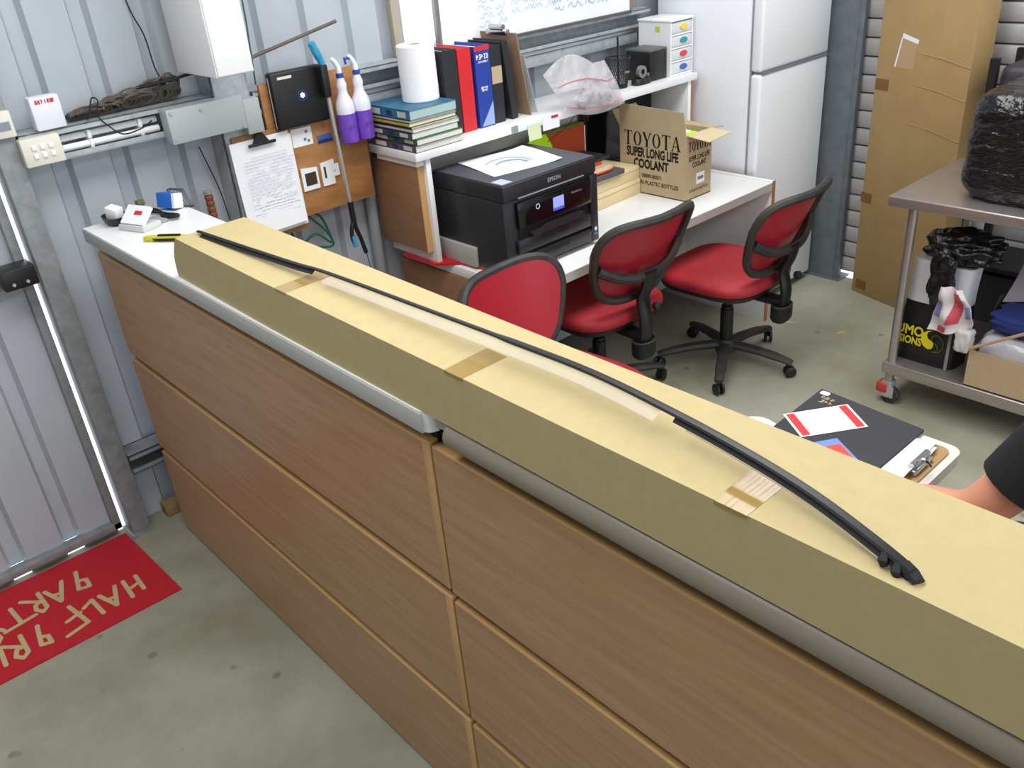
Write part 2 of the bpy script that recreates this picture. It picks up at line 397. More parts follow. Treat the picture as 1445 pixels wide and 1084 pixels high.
# ================================================================== LONG CARTON AND STRIP
lb = thing('long_carton', 'very long flat kraft cardboard carton lying along the cabinet tops', 'carton', (2.2, 0.085, 1.15))
def carton_body():
    x1, y0, y1, z0, z1 = 3.52, -0.009, 0.180, 1.1502, 1.262
    b = bmesh.new(); n = 8; L = []
    for i in range(n+1):
        v = i/n; z = z0+(z1-z0)*v; xl = 0.832 + 0.046*v - 0.016*math.sin(math.pi*v)
        yf = y0 + 0.013*max(0, 1-0)*0.0
        L.append([b.verts.new((xl, y0+0.010, z)), b.verts.new((1.3, y0+0.003, z)), b.verts.new((2.0, y0, z)), b.verts.new((x1, y0-0.004, z)), b.verts.new((x1, y1-0.004, z)), b.verts.new((2.0, y1, z)), b.verts.new((xl-0.004, y1+0.012, z))])
    for A, B in zip(L, L[1:]):
        for k in range(7): b.faces.new((A[k], A[(k+1) % 7], B[(k+1) % 7], B[k]))
    b.faces.new(L[0][::-1]); b.faces.new(L[-1])
    mb = MB(); mb._add(b); return mb
obj('card_body', carton_body(), kraft, lb, smooth=25)
def tape_piece(x0, x1, y1, wrap):
    mb = MB(); dx = 0.012
    mb.prism([(x0, wrap), (x1, wrap), (x1+dx*0, y1), (x0-dx*0.4, y1)], 0.0005, Matrix.Translation((0, 0, 1.2622)))
    return mb
for x0, x1, y1, yf in ((1.385, 1.43, 0.105, -0.0068), (1.953, 2.0, 0.088, -0.0096), (2.488, 2.535, 0.088, -0.0112)):
    mb = tape_piece(x0, x1, y1, yf); mb.box(x0, x1, yf-0.0006, yf-0.0001, 1.257, 1.2627)
    obj('parcel_tape', mb, tape, lb)
ST = [[0.899, 0.054, 1.266], [1.127, 0.063, 1.272], [1.351, 0.07, 1.28], [1.473, 0.078, 1.284], [1.796, 0.078, 1.294], [2.02, 0.081, 1.298], [2.199, 0.082, 1.3], [2.366, 0.07, 1.298], [2.493, 0.056, 1.294], [2.59, 0.042, 1.287], [2.68, 0.023, 1.276], [2.723, 0.014, 1.267]]
def cr(P, n=6):
    out = []
    P = [Vector(p) for p in P]
    for i in range(len(P)-1):
        a, b, c, d2 = P[max(0, i-1)], P[i], P[i+1], P[min(len(P)-1, i+2)]
        for k in range(n):
            t = k/n; out.append(0.5*((2*b)+(c-a)*t+(2*a-5*b+4*c-d2)*t*t+(3*b-a-3*c+d2)*t**3))
    out.append(P[-1]); return out
SP = cr(ST)
st = thing('trim_strip', 'long bowed black moulding strip lying on top of the long carton', 'moulding', (1.8, 0.07, 1.2625))
obj('strip', MB().tube([p+Vector((0, 0, 0.003)) for p in SP], [0.0055 if i < 30 else 0.0075 for i in range(len(SP))], 8, flat=0.5), blackp, st)
def fin(i0, i1, off, drop, t=0.002):
    Q = SP[i0:i1]
    def fn(u, v):
        f_ = u*(len(Q)-1); i = min(int(f_), len(Q)-2); p = Q[i].lerp(Q[i+1], f_-i)
        return p + Vector((0, off*v, -drop*v))
    mb = MB(); mb.sheet(fn, (i1-i0-1), 1, t); return mb
obj('lower_lip', fin(1, 17, -0.010, 0.006), blackr, st)
obj('lower_lip', fin(42, 67, -0.0075, 0.007), blackr, st)
obj('pale_edge', MB().tube([p+Vector((0, -0.0085, -0.0078)) for p in SP[43:62]], 0.0011, 6), mat('pale_edge', (196, 186, 160), 0.5), st)
obj('clear_flange', fin(18, 42, -0.022, 0.010, 0.0008), filmm, st)
q = SP[-1]; q2 = SP[-8]
mb = MB(); mb.tube([q+Vector((-0.012, 0.004, 0.004)), q, q+Vector((0.010, -0.006, -0.002))], [0.0085, 0.0095, 0.008], 8, flat=0.6); obj('end_cap', mb, blackp, st)
for k in (-6, -4):
    c = SP[k]; mb = MB(); mb.tube([c+Vector((0, -0.004, 0.001)), c+Vector((0.002, -0.011, -0.005)), c+Vector((0.004, -0.012, -0.010))], [0.005, 0.006, 0.004], 8); obj('clip', mb, blackr, st)

# ================================================================== ITEMS ON THE WHITE WORKTOP
ZT = 1.1505
t = thing('card_box', 'open white tray of business cards with a red printed mark on the worktop', 'card tray', (0.33, 0.105, ZT), R_(20))
obj('tray', MB().box(-0.052, 0.052, -0.035, 0.035, 0, 0.018, bev=0.002), mat('frosted', (206, 208, 206), 0.3), t, True)
M_ = Matrix.Translation((0, 0.0, 0.034)) @ Matrix.Rotation(R_(42), 4, 'X')
obj('card_stack', MB().box(-0.046, 0.046, -0.030, 0.032, 0, 0.012, M=M_), paper, t, True)
obj('print', MB().box(-0.006, 0.026, 0.000, 0.014, 0.0121, 0.0125, M=M_), redc, t, True)
t = thing('card_dish', 'shallow black dish holding a block of white cards', 'dish', (0.215, 0.075, ZT))
obj('bowl', MB().super([(0.030, 0.024, 0), (0.044, 0.032, 0.012), (0.048, 0.036, 0.026), (0.044, 0.032, 0.026), (0.036, 0.026, 0.008)], e=2.5), blackp, t, True)
obj('white_card_block', MB().box(-0.022, 0.02, -0.016, 0.016, 0.009, 0.055, bev=0.002, M=Matrix.Rotation(R_(14), 4, 'Y') @ rotz(R_(25))), paper, t, True)
t = thing('small_pot', 'small grey block with an olive lid behind the card tray', 'pot', (0.20, 0.165, ZT))
obj('body', MB().box(-0.013, 0.013, -0.011, 0.011, 0, 0.032, bev=0.003), greyp, t, True); obj('lid', MB().box(-0.014, 0.014, -0.012, 0.012, 0.0325, 0.046, bev=0.003), olive, t, True)
t = thing('note_block', 'bright blue note box with a white side in a black wire holder', 'note box', (0.225, 0.245, ZT), R_(24))
obj('blue_box', MB().box(-0.036, 0.026, -0.020, 0.018, 0.006, 0.052, bev=0.001, M=Matrix.Rotation(R_(-12), 4, 'X')), mat('bright_blue', (40, 106, 206), 0.5), t, True)
obj('white_side', MB().box(0.0262, 0.036, -0.020, 0.018, 0.006, 0.052, M=Matrix.Rotation(R_(-12), 4, 'X')), paper, t, True)
mb = MB()
for y in (0.026, 0.036): mb.tube([(-0.045, y, 0.003), (-0.02, y, 0.056), (0.035, y, 0.056), (0.065, y, 0.003), (-0.045, y, 0.003)], 0.0016, 6)
for k in range(6): mb.tube([(-0.02+k*0.012, 0.026, 0.056), (0.005+k*0.012, 0.031, 0.003)], 0.0009, 5)
obj('wire_holder', mb, blackp, t, True)
t = thing('pen_leash', 'black coiled pen cord lying in front of the blue note box', 'cord', (0.29, 0.195, ZT), R_(14))
mb = MB(); mb.tube(cr([(-0.07, -0.006, 0.012), (-0.05, 0.008, 0.016), (-0.01, 0.002, 0.012), (0.01, -0.01, 0.008), (0.05, -0.012, 0.01), (0.068, 0.0, 0.012), (0.05, 0.012, 0.01), (0.0, 0.012, 0.007), (-0.05, 0.012, 0.008), (-0.072, 0.002, 0.009), (-0.068, -0.006, 0.011)]), 0.006, 8)
obj('coil', mb, blackr, t, True)
obj('tag', MB().box(-0.02, 0.05, -0.05, -0.022, 0.0, 0.01, bev=0.002), greyp, t, True)
t = thing('utility_knife', 'yellow and black retractable knife beside the end of the long carton', 'knife', (0.525, 0.108, ZT), R_(38))
obj('handle', MB().super([(0.075, 0.011, 0), (0.078, 0.014, 0.006), (0.075, 0.011, 0.014)], e=3), mat('knife_yellow', (200, 196, 40), 0.5), t, True)
obj('grip', MB().super([(0.055, 0.0152, 0.003), (0.055, 0.0152, 0.0105)], e=3), blackr, t, True)
obj('slider', MB().box(-0.03, 0.04, -0.005, 0.005, 0.0141, 0.019, bev=0.002), blackr, t, True)
t = thing('ribbed_hose', 'rust brown ribbed hose end rising behind the white worktop', 'hose', (0.06, 0.443, 0.0))
pr_ = [(0.013, 0)]
for k in range(56): pr_ += [(0.015, k*0.02+0.004), (0.015, k*0.02+0.012), (0.0125, k*0.02+0.016)]
obj('hose', MB().lathe(pr_, 14), mat('rust_hose', (124, 74, 56), 0.6, var=0.15, vscale=30), t, True)
obj('collar', MB().lathe([(0.0145, 1.12), (0.0145, 1.13), (0.011, 1.132)], 14), mat('hose_end', (150, 140, 128), 0.6), t, True)

# ================================================================== WALL ITEMS (left)
def simple(name, label, cat, loc, parts, group=None, rz=0):
    t = thing(name, label, cat, loc, rz, group)
    for n, mb, mt in parts: obj(n, mb, mt, t)
    return t
t = simple('meter_box', 'tall white metal box mounted high on the wall post', 'electrical box', (0.2, 0.49, 1.527),
    [('case', MB().box(0.095, 0.372, 0.43, 0.555, 1.527, 2.1, bev=0.004), whitep), ('door_panel', MB().box(0.3725, 0.378, 0.434, 0.551, 1.531, 2.096, bev=0.002), whitep)])
simple('cable_duct', 'grey metal cover box with bolts fixed across the wall girt', 'cable duct', (0.12, 0.49, 1.30),
    [('cover', MB().box(0.092, 0.150, 0.337, 0.60, 1.322, 1.43, bev=0.003), mat('duct_grey', (178, 186, 190), 0.45, 0.1)),
     ('end_plate', MB().box(0.1005, 0.147, 0.6005, 0.66, 1.298, 1.412, bev=0.003), mat('duct_grey', (0, 0, 0)))]
    + [('bolt', MB().cyl((0.146, y, z), (0.1545, y, z), 0.005, 10), galv) for y, z in ((0.35, 1.418), (0.35, 1.338), (0.45, 1.41), (0.585, 1.33))])
t = simple('switch_plate', 'cream six switch plate on the girt beside the door post', 'light switch', (0.1, -0.038, 1.347),
    [('plate', MB().box(0.091, 0.122, -0.094, 0.018, 1.347, 1.427, bev=0.003), creamp)])
for i in range(3):
    for j in range(2): obj('rocker', MB().box(0.121, 0.1265, -0.067+i*0.024, -0.055+i*0.024, 1.369+j*0.024, 1.383+j*0.024, bev=0.001), whitep, t)
t = simple('wall_sensor', 'white flat box with a red printed name standing on the girt', 'sensor', (0.06, 0.014, 1.4365),
    [('case', MB().box(0.055, 0.1, -0.029, 0.057, 1.4368, 1.532, bev=0.006), mat('cool_white', (226, 228, 242), 0.4))])
marks([(-0.028, -0.004), (0.001, 0.028)], 0.009, faceX(0.1004, 0.014, 1.513), redc, t, 3, 'red_print', 0.3)
t = simple('keypad', 'cream keypad with a grey window at the top of the door post', 'keypad', (0.09, -0.11, 1.4365),
    [('case', MB().box(0.07, 0.102, -0.138, -0.086, 1.4368, 1.512, bev=0.006), creamp), ('window', MB().box(0.1022, 0.1035, -0.128, -0.097, 1.459, 1.483), mat('keypad_grey', (132, 138, 156), 0.3))])
# conduits inside the girt
for i, (z, y1) in enumerate(((1.398, 0.335), (1.370, 0.335))):
    simple('conduit', ['upper white conduit pipe running inside the wall girt', 'lower white conduit pipe running inside the wall girt'][i], 'pipe', (0.06, 0.17, z),
        [('pipe', MB().cyl((0.055+0.01*i, 0.02, z), (0.055+0.01*i, y1, z), 0.0105), whitep)] + [('saddle', MB().box(0.007, 0.078, y, y+0.012, z-0.013, z+0.013, bev=0.002), whitep) for y in (0.11, 0.27)])
simple('conduit_duct', 'long pale duct rail fixed below the girt behind the hutch shelf', 'cable duct', (0.05, 1.9, 1.274),
    [('duct', MB().box(0.002, 0.07, 1.085, 2.70, 1.276, 1.322, bev=0.004), galv), ('upper_rail', MB().box(0.002, 0.06, 1.085, 2.70, 1.3225, 1.338, bev=0.003), whitep)])
# tangle of cables on the girt
rnd = random.Random(2); mb = MB()
for k in range(90):
    y = rnd.uniform(0.095, 0.42); h = 0.014+0.062*max(0, (y-0.06)/0.34)*rnd.uniform(0.4, 1.15); pts = []
    r = rnd.uniform(0.018, 0.045); n = 9; ph = rnd.uniform(0, 6); x0 = rnd.uniform(0.030, 0.050); tilt = rnd.uniform(-0.8, 0.8)
    for i in range(n):
        a = ph+i*7.5/n; pts.append((x0+math.sin(a)*0.02+tilt*0.01*math.cos(a), max(0.08, min(0.44, y+r*math.cos(a)*1.2)), 1.436+0.006+max(0, h*0.5+math.sin(a)*h*0.5)))
    mb.tube(cr(pts, 3), rnd.choice((0.0028, 0.0036, 0.0046)), 6)
single('cable_tangle', mb, cable, 'dusty tangle of old cables lying on top of the wall girt', 'cables', (0.05, 0.25, 1.4365))
single('loose_cable', MB().tube(cr([(0.088, 0.12, 1.439), (0.090, 0.135, 1.47), (0.09, 0.15, 1.50), (0.09, 0.165, 1.488), (0.094, 0.15, 1.45), (0.097, 0.175, 1.41), (0.099, 0.21, 1.38), (0.097, 0.27, 1.385), (0.09, 0.31, 1.40)]), 0.0022, 6), blackr, 'thin black cable looping down over the front of the girt', 'cable', (0.09, 0.2, 1.38))
single('thin_cable', MB().tube(cr([(0.012, 0.345, 2.0), (0.013, 0.358, 1.748), (0.014, 0.385, 1.642), (0.014, 0.392, 1.545), (0.03, 0.40, 1.50)]), 0.0022, 6), blackr, 'thin dark cable hanging down the steel sheet above the girt', 'cable', (0.012, 0.38, 1.5))
single('black_lead', MB().tube(cr([(0.06, 0.30, 1.50), (0.09, 0.40, 1.508), (0.10, 0.47, 1.516), (0.12, 0.55, 1.52)]), 0.005, 7), blackr, 'black lead running from the cable tangle to the meter box', 'cable', (0.09, 0.42, 1.50))
single('wall_wire', MB().tube(cr([(0.015, 0.47, 1.27), (0.02, 0.476, 1.243), (0.02, 0.505, 1.11), (0.02, 0.515, 1.0)]), 0.002, 6), blackr, 'thin black wire hanging down the wall beside the post', 'cable', (0.018, 0.49, 1.0))
single('hanging_rope', MB().tube(cr([(0.103, 0.70, 2.2), (0.103, 0.697, 1.707), (0.103, 0.691, 1.578), (0.10, 0.684, 1.444)]), 0.0028, 6), green, 'green cord hanging down the face of the wall post', 'cord', (0.103, 0.69, 1.44))
single('green_loops', MB().tube(cr([(0.05, 0.755, 0.83), (0.06, 0.82, 0.865), (0.065, 0.88, 0.815), (0.05, 0.86, 0.92), (0.06, 0.80, 0.945), (0.065, 0.86, 0.87), (0.06, 0.885, 0.80), (0.06, 0.80, 0.82), (0.05, 0.74, 0.86), (0.05, 0.72, 0.93)]), 0.0045, 7), green, 'loops of green cord hanging below the plywood board', 'cord', (0.06, 0.82, 0.80))
single('wall_downpipe', MB().tube([(0.035, 1.10, 0), (0.035, 1.10, 1.27)], 0.022, 14), greyp, 'grey vertical conduit pipe on the wall beside the hutch', 'pipe', (0.035, 1.10, 0))
single('long_stick', MB().tube([(0.115, 0.67, 1.53), (0.11, 1.03, 1.598)], 0.006, 8), mat('old_stick', (104, 94, 86), 0.7, var=0.2, vscale=30), 'thin weathered stick propped slanting above the black case', 'stick', (0.11, 0.85, 1.53))
# plywood board and what hangs on it
simple('plywood_board', 'stained plywood board fixed to the wall girt behind the hanging tools', 'board', (0.09, 0.89, 0.955), [('board', MB().box(0.091, 0.104, 0.69, 1.085, 0.955, 1.44, bev=0.001), ply)])
t = simple('zip_case', 'flat black zip case with a round white emblem hung on the plywood board', 'case', (0.12, 0.82, 1.283),
    [('case', MB().box(0.1045, 0.140, 0.718, 0.925, 1.283, 1.474, bev=0.008, seg=3), blackp), ('zip', MB().tube([(0.124, 0.7175, 1.29), (0.124, 0.7175, 1.46)], 0.0025, 6), chrome),
     ('label_tape', MB().box(0.1402, 0.1408, 0.745, 0.80, 1.449, 1.458), creamp)])
mb = MB(); mb.lathe([(0.0175, 0), (0.0175, 0.0006), (0.0155, 0.0006), (0.0155, 0)], 24, faceX(0.1402, 0.83, 1.385), caps=False); obj('emblem_ring', mb, bluep, t)
mb = MB(); mb.prism([(0.011*math.cos(a*0.5236)*(1 if a % 2 else 0.75), 0.011*math.sin(a*0.5236)*(1 if a % 2 else 0.75)) for a in range(12)], 0.0006, faceX(0.1403, 0.83, 1.385)); obj('emblem', mb, paper, t)
# clipboard
t = thing('clipboard', 'clipboard with a thick wad of handwritten sheets hanging from the wall post', 'clipboard', (0.12, 0.65, 0.92))
obj('backing', MB().box(0.1055, 0.109, 0.548, 0.772, 0.915, 1.292, bev=0.001), mat('masonite', (150, 108, 62), 0.6), t)
for k, (dy, dz, a) in enumerate(((0.006, -0.010, 0.8), (0.0, 0.0, -1.2), (-0.006, 0.008, 0.6))):
    Mk = Matrix.Translation((0.110+k*0.0045, 0.652+dy, 1.105+dz)) @ Matrix.Rotation(R_(a), 4, 'X')
    obj('sheet', MB().sheet(lambda u, v, k=k: Vector((0.004*math.sin(u*3.0)*(1-v)+0.006*(1-v)**3*(k), -0.113+0.226*u, -0.163+0.326*v)), 6, 6, 0.003, M=Mk), paper, t)
mb = MB()
for r in range(22):
    z = 1.215-r*0.0115; y = 0.567
    while y < 0.735:
        L = rnd.uniform(0.008, 0.026)
        if rnd.random() < 0.8: mb.stroke([(y, z), (y+L*0.35, z+rnd.uniform(-.002, .002)), (y+L*0.7, z+rnd.uniform(-.002, .002)), (y+L, z)], 0.0013, frame((0.1275, 0, 0), (0, 1, 0), (0, 0, 1)), 0.0004)
        y += L+0.005
obj('handwriting', mb, mat('pale_ink', (170, 184, 214), 0.8), t)
mb = MB(); mb.box(0.126, 0.134, 0.595, 0.70, 1.252, 1.262, bev=0.002); mb.prism([(-0.03, 0), (0.03, 0), (0.012, 0.03), (-0.012, 0.03)], 0.006, faceX(0.124, 0.645, 1.262)); mb.tube([(0.128, 0.645, 1.288), (0.128, 0.645, 1.296)], 0.006, 8)
obj('clip', mb, darkm, t)
# notes on the plywood
t = simple('dotted_note', 'white card with dark fixings pinned to the plywood under the black case', 'card', (0.105, 0.815, 1.207), [('card', MB().box(0.1045, 0.1055, 0.775, 0.857, 1.207, 1.271), paper)])
for y, z in ((0.835, 1.255), (0.826, 1.229), (0.84, 1.222)): obj('spot', MB().prism([(0.006*math.cos(a), 0.006*math.sin(a)) for a in [k*0.785 for k in range(8)]], 0.0006, faceX(0.1057, y, z)), inkg, t)
simple('blue_sticker', 'small blue printed sticker on the plywood board', 'sticker', (0.105, 0.907, 1.2), [('sticker', MB().box(0.1045, 0.1053, 0.876, 0.938, 1.2, 1.229), mat('sticker_blue', (58, 104, 176), 0.5)), ('dark_band', MB().box(0.1054, 0.1058, 0.876, 0.938, 1.2, 1.212), mat('sticker_navy', (34, 50, 100), 0.5))])
simple('square_bracket', 'white bracket plate with a square dark opening on the plywood', 'bracket', (0.105, 0.815, 1.045),
    [('plate', MB().prism([(-0.034, -0.042), (0.034, -0.042), (0.034, 0.034), (-0.034, 0.042)], 0.006, faceX(0.1045, 0.816, 1.089)), whitep), ('opening', MB().prism(rect(0.046, 0.046), 0.0008, faceX(0.1106, 0.818, 1.087)), darkgap)])
simple('stepped_bracket', 'white stepped bracket plate with a narrow slot on the plywood', 'bracket', (0.105, 0.90, 1.05),
    [('plate', MB().prism([(-0.04, -0.045), (0.012, -0.045), (0.012, -0.018), (0.036, -0.018), (0.036, 0.026), (0.018, 0.026), (0.018, 0.045), (-0.04, 0.04)], 0.006, faceX(0.1045, 0.905, 1.091)), whitep),
     ('slot', MB().prism(rect(0.008, 0.042), 0.0008, faceX(0.1106, 0.88, 1.095)), darkgap), ('screw', MB().cyl((0.1105, 0.92, 1.093), (0.1125, 0.92, 1.093), 0.004, 8), galv)])
# litter picker
t = thing('litter_picker', 'silver pick up stick with black jaws and a light blue grip hanging on the board', 'grabber', (0.165, 0.93, 0.755))
obj('shaft', MB().tube([(0.165, 0.915, 1.37), (0.165, 0.93, 0.975)], 0.0075, 10), alu, t)
obj('jaw_sleeve', MB().tube([(0.165, 0.93, 0.98), (0.165, 0.932, 0.90)], 0.011, 10), blackp, t)
mb = MB(); mb.tube(cr([(0.165, 0.932, 0.905), (0.165, 0.938, 0.87), (0.165, 0.95, 0.83), (0.165, 0.957, 0.795), (0.165, 0.963, 0.768)]), 0.0085, 8); obj('jaw', mb, blackp, t)
mb = MB(); mb.tube(cr([(0.165, 0.93, 0.905), (0.165, 0.918, 0.88), (0.165, 0.913, 0.845), (0.165, 0.92, 0.81)]), 0.0075, 8); obj('jaw', mb, blackp, t)
obj('jaw_tip', MB().tube([(0.165, 0.915, 0.85), (0.168, 0.921, 0.806)], 0.009, 8), sky, t)
obj('handle_body', MB().box(0.15, 0.18, 0.897, 0.925, 1.365, 1.475, bev=0.005), blackp, t)
obj('grip', MB().tube(cr([(0.165, 0.915, 1.475), (0.165, 0.905, 1.50), (0.165, 0.893, 1.53), (0.165, 0.884, 1.552)]), [0.012]*6+[0.014]*6+[0.013]*6+[0.009], 10), sky, t)
single('hook_string', MB().tube(cr([(0.165, 0.964, 0.765), (0.166, 0.968, 0.73), (0.165, 0.975, 0.68)]), 0.0015, 6), blackr, 'thin black string hanging from the jaw of the pick up stick', 'string', (0.165, 0.965, 0.68))
# spray bottles
def spray(y, label, nozzle):
    t = thing('spray_bottle', label, 'spray bottle', (0.165, y, 1.192))
    obj('bottle', MB().lathe([(0.0335, 0.105), (0.034, 0.122), (0.031, 0.145), (0.019, 0.170), (0.0165, 0.186), (0.019, 0.205), (0.013, 0.222), (0.012, 0.232)], 20), botl, t, True)
    obj('purple_liquid', MB().lathe([(0.027, 0.0), (0.033, 0.004), (0.034, 0.03), (0.0338, 0.105)], 20), purple, t, True)
    obj('collar', MB().lathe([(0.0135, 0.228), (0.0135, 0.243), (0.012, 0.244)], 18), bluep, t, True)
    mb = MB(); mb.tube(cr([(0, 0, 0.243), (0, -0.002, 0.262), (0, -0.012, 0.282), (0.0, -0.024, 0.296)], 4), [0.010]*4+[0.009]*4+[0.008]*4+[0.006], 10)
    obj('trigger_head', mb, whitep, t, True)
    if nozzle: obj('nozzle', MB().tube([(0.0, -0.018, 0.288), (0.0, -0.040, 0.287), (0.0, -0.038, 0.268)], [0.007, 0.006, 0.004], 8), bluep, t, True)
    marks([(-0.018, 0.018)], 0.012, Matrix.Translation((0.165, y, 1.192)) @ faceX(0.0346, 0, 0.052), mat('violet_ink', (92, 70, 140), 0.6), t, 5)
    return t
spray(0.976, 'purple filled spray bottle hung beside the litter picker', False); spray(1.046, 'purple filled spray bottle with a blue nozzle nearer the stacked books', True)

# ================================================================== WHITEBOARD
t = thing('whiteboard', 'whiteboard with blue handwriting on the steel wall over the window', 'whiteboard', (0.1, 2.06, 1.42))
obj('board', MB().box(0.075, 0.098, 1.50, 2.615, 1.43, 2.2), mat('board_white', (240, 243, 250), 0.2), t)
for a in ((1.49, 2.625, 1.418, 1.4295), (1.49, 2.625, 2.2005, 2.212)): obj('rail', MB().box(0.07, 0.105, a[0], a[1], a[2], a[3], bev=0.002), mat('board_rail', (110, 106, 104), 0.4, 0.5), t)
for y in (1.489, 2.616): obj('stile', MB().box(0.07, 0.105, y, y+0.010, 1.43, 2.2, bev=0.002), mat('board_stile', (150, 146, 144), 0.4, 0.6), t)
def scribble(mbs, y, z, L, h, w=0.0028):
    pts = [(y, z)]; x = 0
    while x < L:
        x += rnd.uniform(0.004, 0.009); pts.append((y+x, z+rnd.choice((0, h, 0.5*h, 0.1*h, -0.25*h))))
    mbs.stroke(pts, w, frame((0.0983, 0, 0), (0, 1, 0), (0, 0, 1)), 0.0004)
mb = MB()
for z, ws in ((1.545, ((1.70, .07), (1.79, .05), (1.88, .10), (1.99, .09))), (1.515, ((1.70, .08), (1.80, .03), (1.88, .05), (1.95, .10), (2.07, .06))), (1.485, ((1.70, .07), (1.80, .05))), (1.575, ((1.70, .09), (1.82, .06), (1.9, .12))), (1.605, ((1.7, .2),))):
    for y, L in ws: scribble(mb, y, z, L, 0.018)
obj('handwriting', mb, inkb, t)
mb = MB()
for z, ws in ((1.525, ((2.12, .09), (2.25, .04))), (1.493, ((2.13, .05), (2.21, .09), (2.32, .06), (2.40, .03), (2.45, .01))), (1.56, ((2.1, .1), (2.24, .15)))):
    for y, L in ws: scribble(mb, y, z, L, 0.02)
obj('handwriting', mb, inkn, t)
simple('cork_strip', 'tan card pinned to the wall between the whiteboard and the fridge', 'card', (0.01, 2.74, 1.435), [('card', MB().box(0.001, 0.006, 2.69, 2.765, 1.437, 1.70), mat('tan_card', (168, 142, 108), 0.8))])

# ================================================================== DESK WITH HUTCH
t = thing('desk', 'long white topped desk with panel ends against the wall below the hutch', 'desk', (0.45, 1.97, 0))
obj('desk_top', MB().box(0.10, 0.83, 1.19, 2.735, 0.662, 0.70, bev=0.002), whitelam, t)
obj('front_edge', MB().box(0.8302, 0.833, 1.19, 2.735, 0.663, 0.699), lamedge, t)
obj('end_panel', MB().box(0.10, 0.83, 2.737, 2.758, 0, 0.705, bev=0.001), whitelam, t)
obj('end_edge', MB().box(0.8302, 0.834, 2.737, 2.758, 0, 0.705), mat('orange_edge', (176, 112, 64), 0.5), t)
obj('end_lipping', MB().box(0.10, 0.83, 2.7582, 2.762, 0, 0.705), mat('orange_edge', (0, 0, 0)), t)
obj('end_panel', MB().box(0.07, 0.70, 1.185, 1.205, 0, 0.660, bev=0.001), wood2, t)
obj('modesty_panel', MB().box(0.34, 0.356, 1.206, 2.736, 0.12, 0.661), mat('grey_panel', (186, 188, 188), 0.5), t)
t = thing('hutch', 'white shelf hutch on panel legs standing on the desk', 'shelf unit', (0.24, 1.93, 0.70))
obj('shelf', MB().box(0.085, 0.385, 1.10, 2.755, 1.118, 1.148, bev=0.001), whitelam, t)
obj('end_panel', MB().box(0.075, 0.372, 1.150, 1.172, 0.7128, 1.1175, bev=0.001), whitelam, t)
obj('end_panel', MB().box(0.11, 0.375, 2.70, 2.722, 0.701, 1.1175, bev=0.001), whitelam, t)
obj('orange_end', MB().box(0.11, 0.375, 2.7225, 2.734, 0.701, 1.1175), mat('orange_edge', (0, 0, 0)), t)
obj('wood_side', MB().box(0.06, 0.35, 1.122, 1.1495, 0.757, 1.092, bev=0.001), wood2, t)
obj('wood_side_edge', MB().box(0.3502, 0.353, 1.122, 1.1495, 0.757, 1.092), woodedge, t)
obj('packer', MB().box(0.11, 0.36, 1.115, 1.1495, 1.093, 1.1175), whitelam, t)
obj('back_panel', MB().box(0.112, 0.120, 1.173, 2.28, 0.95, 1.1175), mat('hutch_back', (206, 206, 202), 0.5), t)
# red mat under the printer
single('red_folder', MB().prism([(0.16, 1.135), (0.365, 1.135), (0.44, 1.21), (0.66, 1.24), (0.66, 1.36), (0.16, 1.36)], 0.012, Matrix.Translation((0, 0, 0.7003))), red, 'red plastic folder sticking out from under the hutch end and printer', 'folder', (0.4, 1.25, 0.7003))
# ---- printer
t = thing('printer', 'large black office printer with a small screen on the white desk', 'printer', (0.51, 1.47, 0.7125))
pb = mat('printer_black', (38, 39, 44), 0.38, var=0.08, vscale=40); pg = mat('printer_gloss', (14, 14, 17), 0.12)
obj('body', MB().box(0.301, 0.70, 1.221, 1.70, 0.713, 0.985, bev=0.004, seg=3), pb, t)
obj('scanner_lid', MB().box(0.301, 0.706, 1.221, 1.701, 0.9855, 1.046, bev=0.005, seg=3), pb, t)
obj('lid_top', MB().box(0.305, 0.70, 1.226, 1.696, 1.0462, 1.049, bev=0.001), mat('printer_top', (78, 80, 88), 0.5, bump=0.15, bscale=150), t)
cp = obj('control_panel', MB().box(0.7005, 0.720, 1.275, 1.655, 0.880, 0.975, bev=0.004), pg, t)
obj('touch_screen', MB().prism(rect(0.056, 0.05), 0.0008, faceX(0.7202, 1.478, 0.926)), screenm, cp); obj('screen_bar', MB().prism(rect(0.056, 0.010), 0.0004, faceX(0.7211, 1.478, 0.906)), mat('lcd_bar', (60, 80, 190), 0.3, emit=0.6), cp)
mb = MB(); mb.lathe([(0.010, 0), (0.010, 0.0008), (0.0078, 0.0008), (0.0078, 0)], 20, faceX(0.7202, 1.372, 0.941), caps=False); obj('power_ring', mb, paper, cp)
obj('panel_line', MB().box(0.7062, 0.7085, 1.29, 1.63, 0.987, 0.991), greyp, t)
obj('output_slot', MB().box(0.7005, 0.7035, 1.285, 1.63, 0.838, 0.875), mat('slot_black', (5, 5, 6), 0.6), t)
obj('output_tray', MB().prism([(-0.14, -0.012), (0.14, -0.012), (0.125, 0.012), (-0.06, 0.016), (-0.08, 0.006), (-0.14, 0.0)], 0.024, faceX(0.7036, 1.475, 0.850)), pb, t)
for z in (0.784, 0.722):
    c = obj('paper_cassette', MB().box(0.7005, 0.716, 1.27, 1.655, z, z+0.05, bev=0.004), pb, t)
    obj('finger_grip', MB().box(0.7155, 0.7175, 1.395, 1.53, z+0.028, z+0.046), mat('slot_black', (5, 5, 6)), c)
obj('side_trim', MB().box(0.7005, 0.712, 1.66, 1.70, 0.716, 0.98, bev=0.003), pb, t)
text('EPSON', 0.022, faceX(0.7066, 1.475, 1.016), mat('silver_ink', (160, 162, 168), 0.4), t, 1.0, 0.0004)
text('WorkForce', 0.012, faceX(0.7203, 1.575, 0.945), mat('silver_ink', (0, 0, 0)), t)
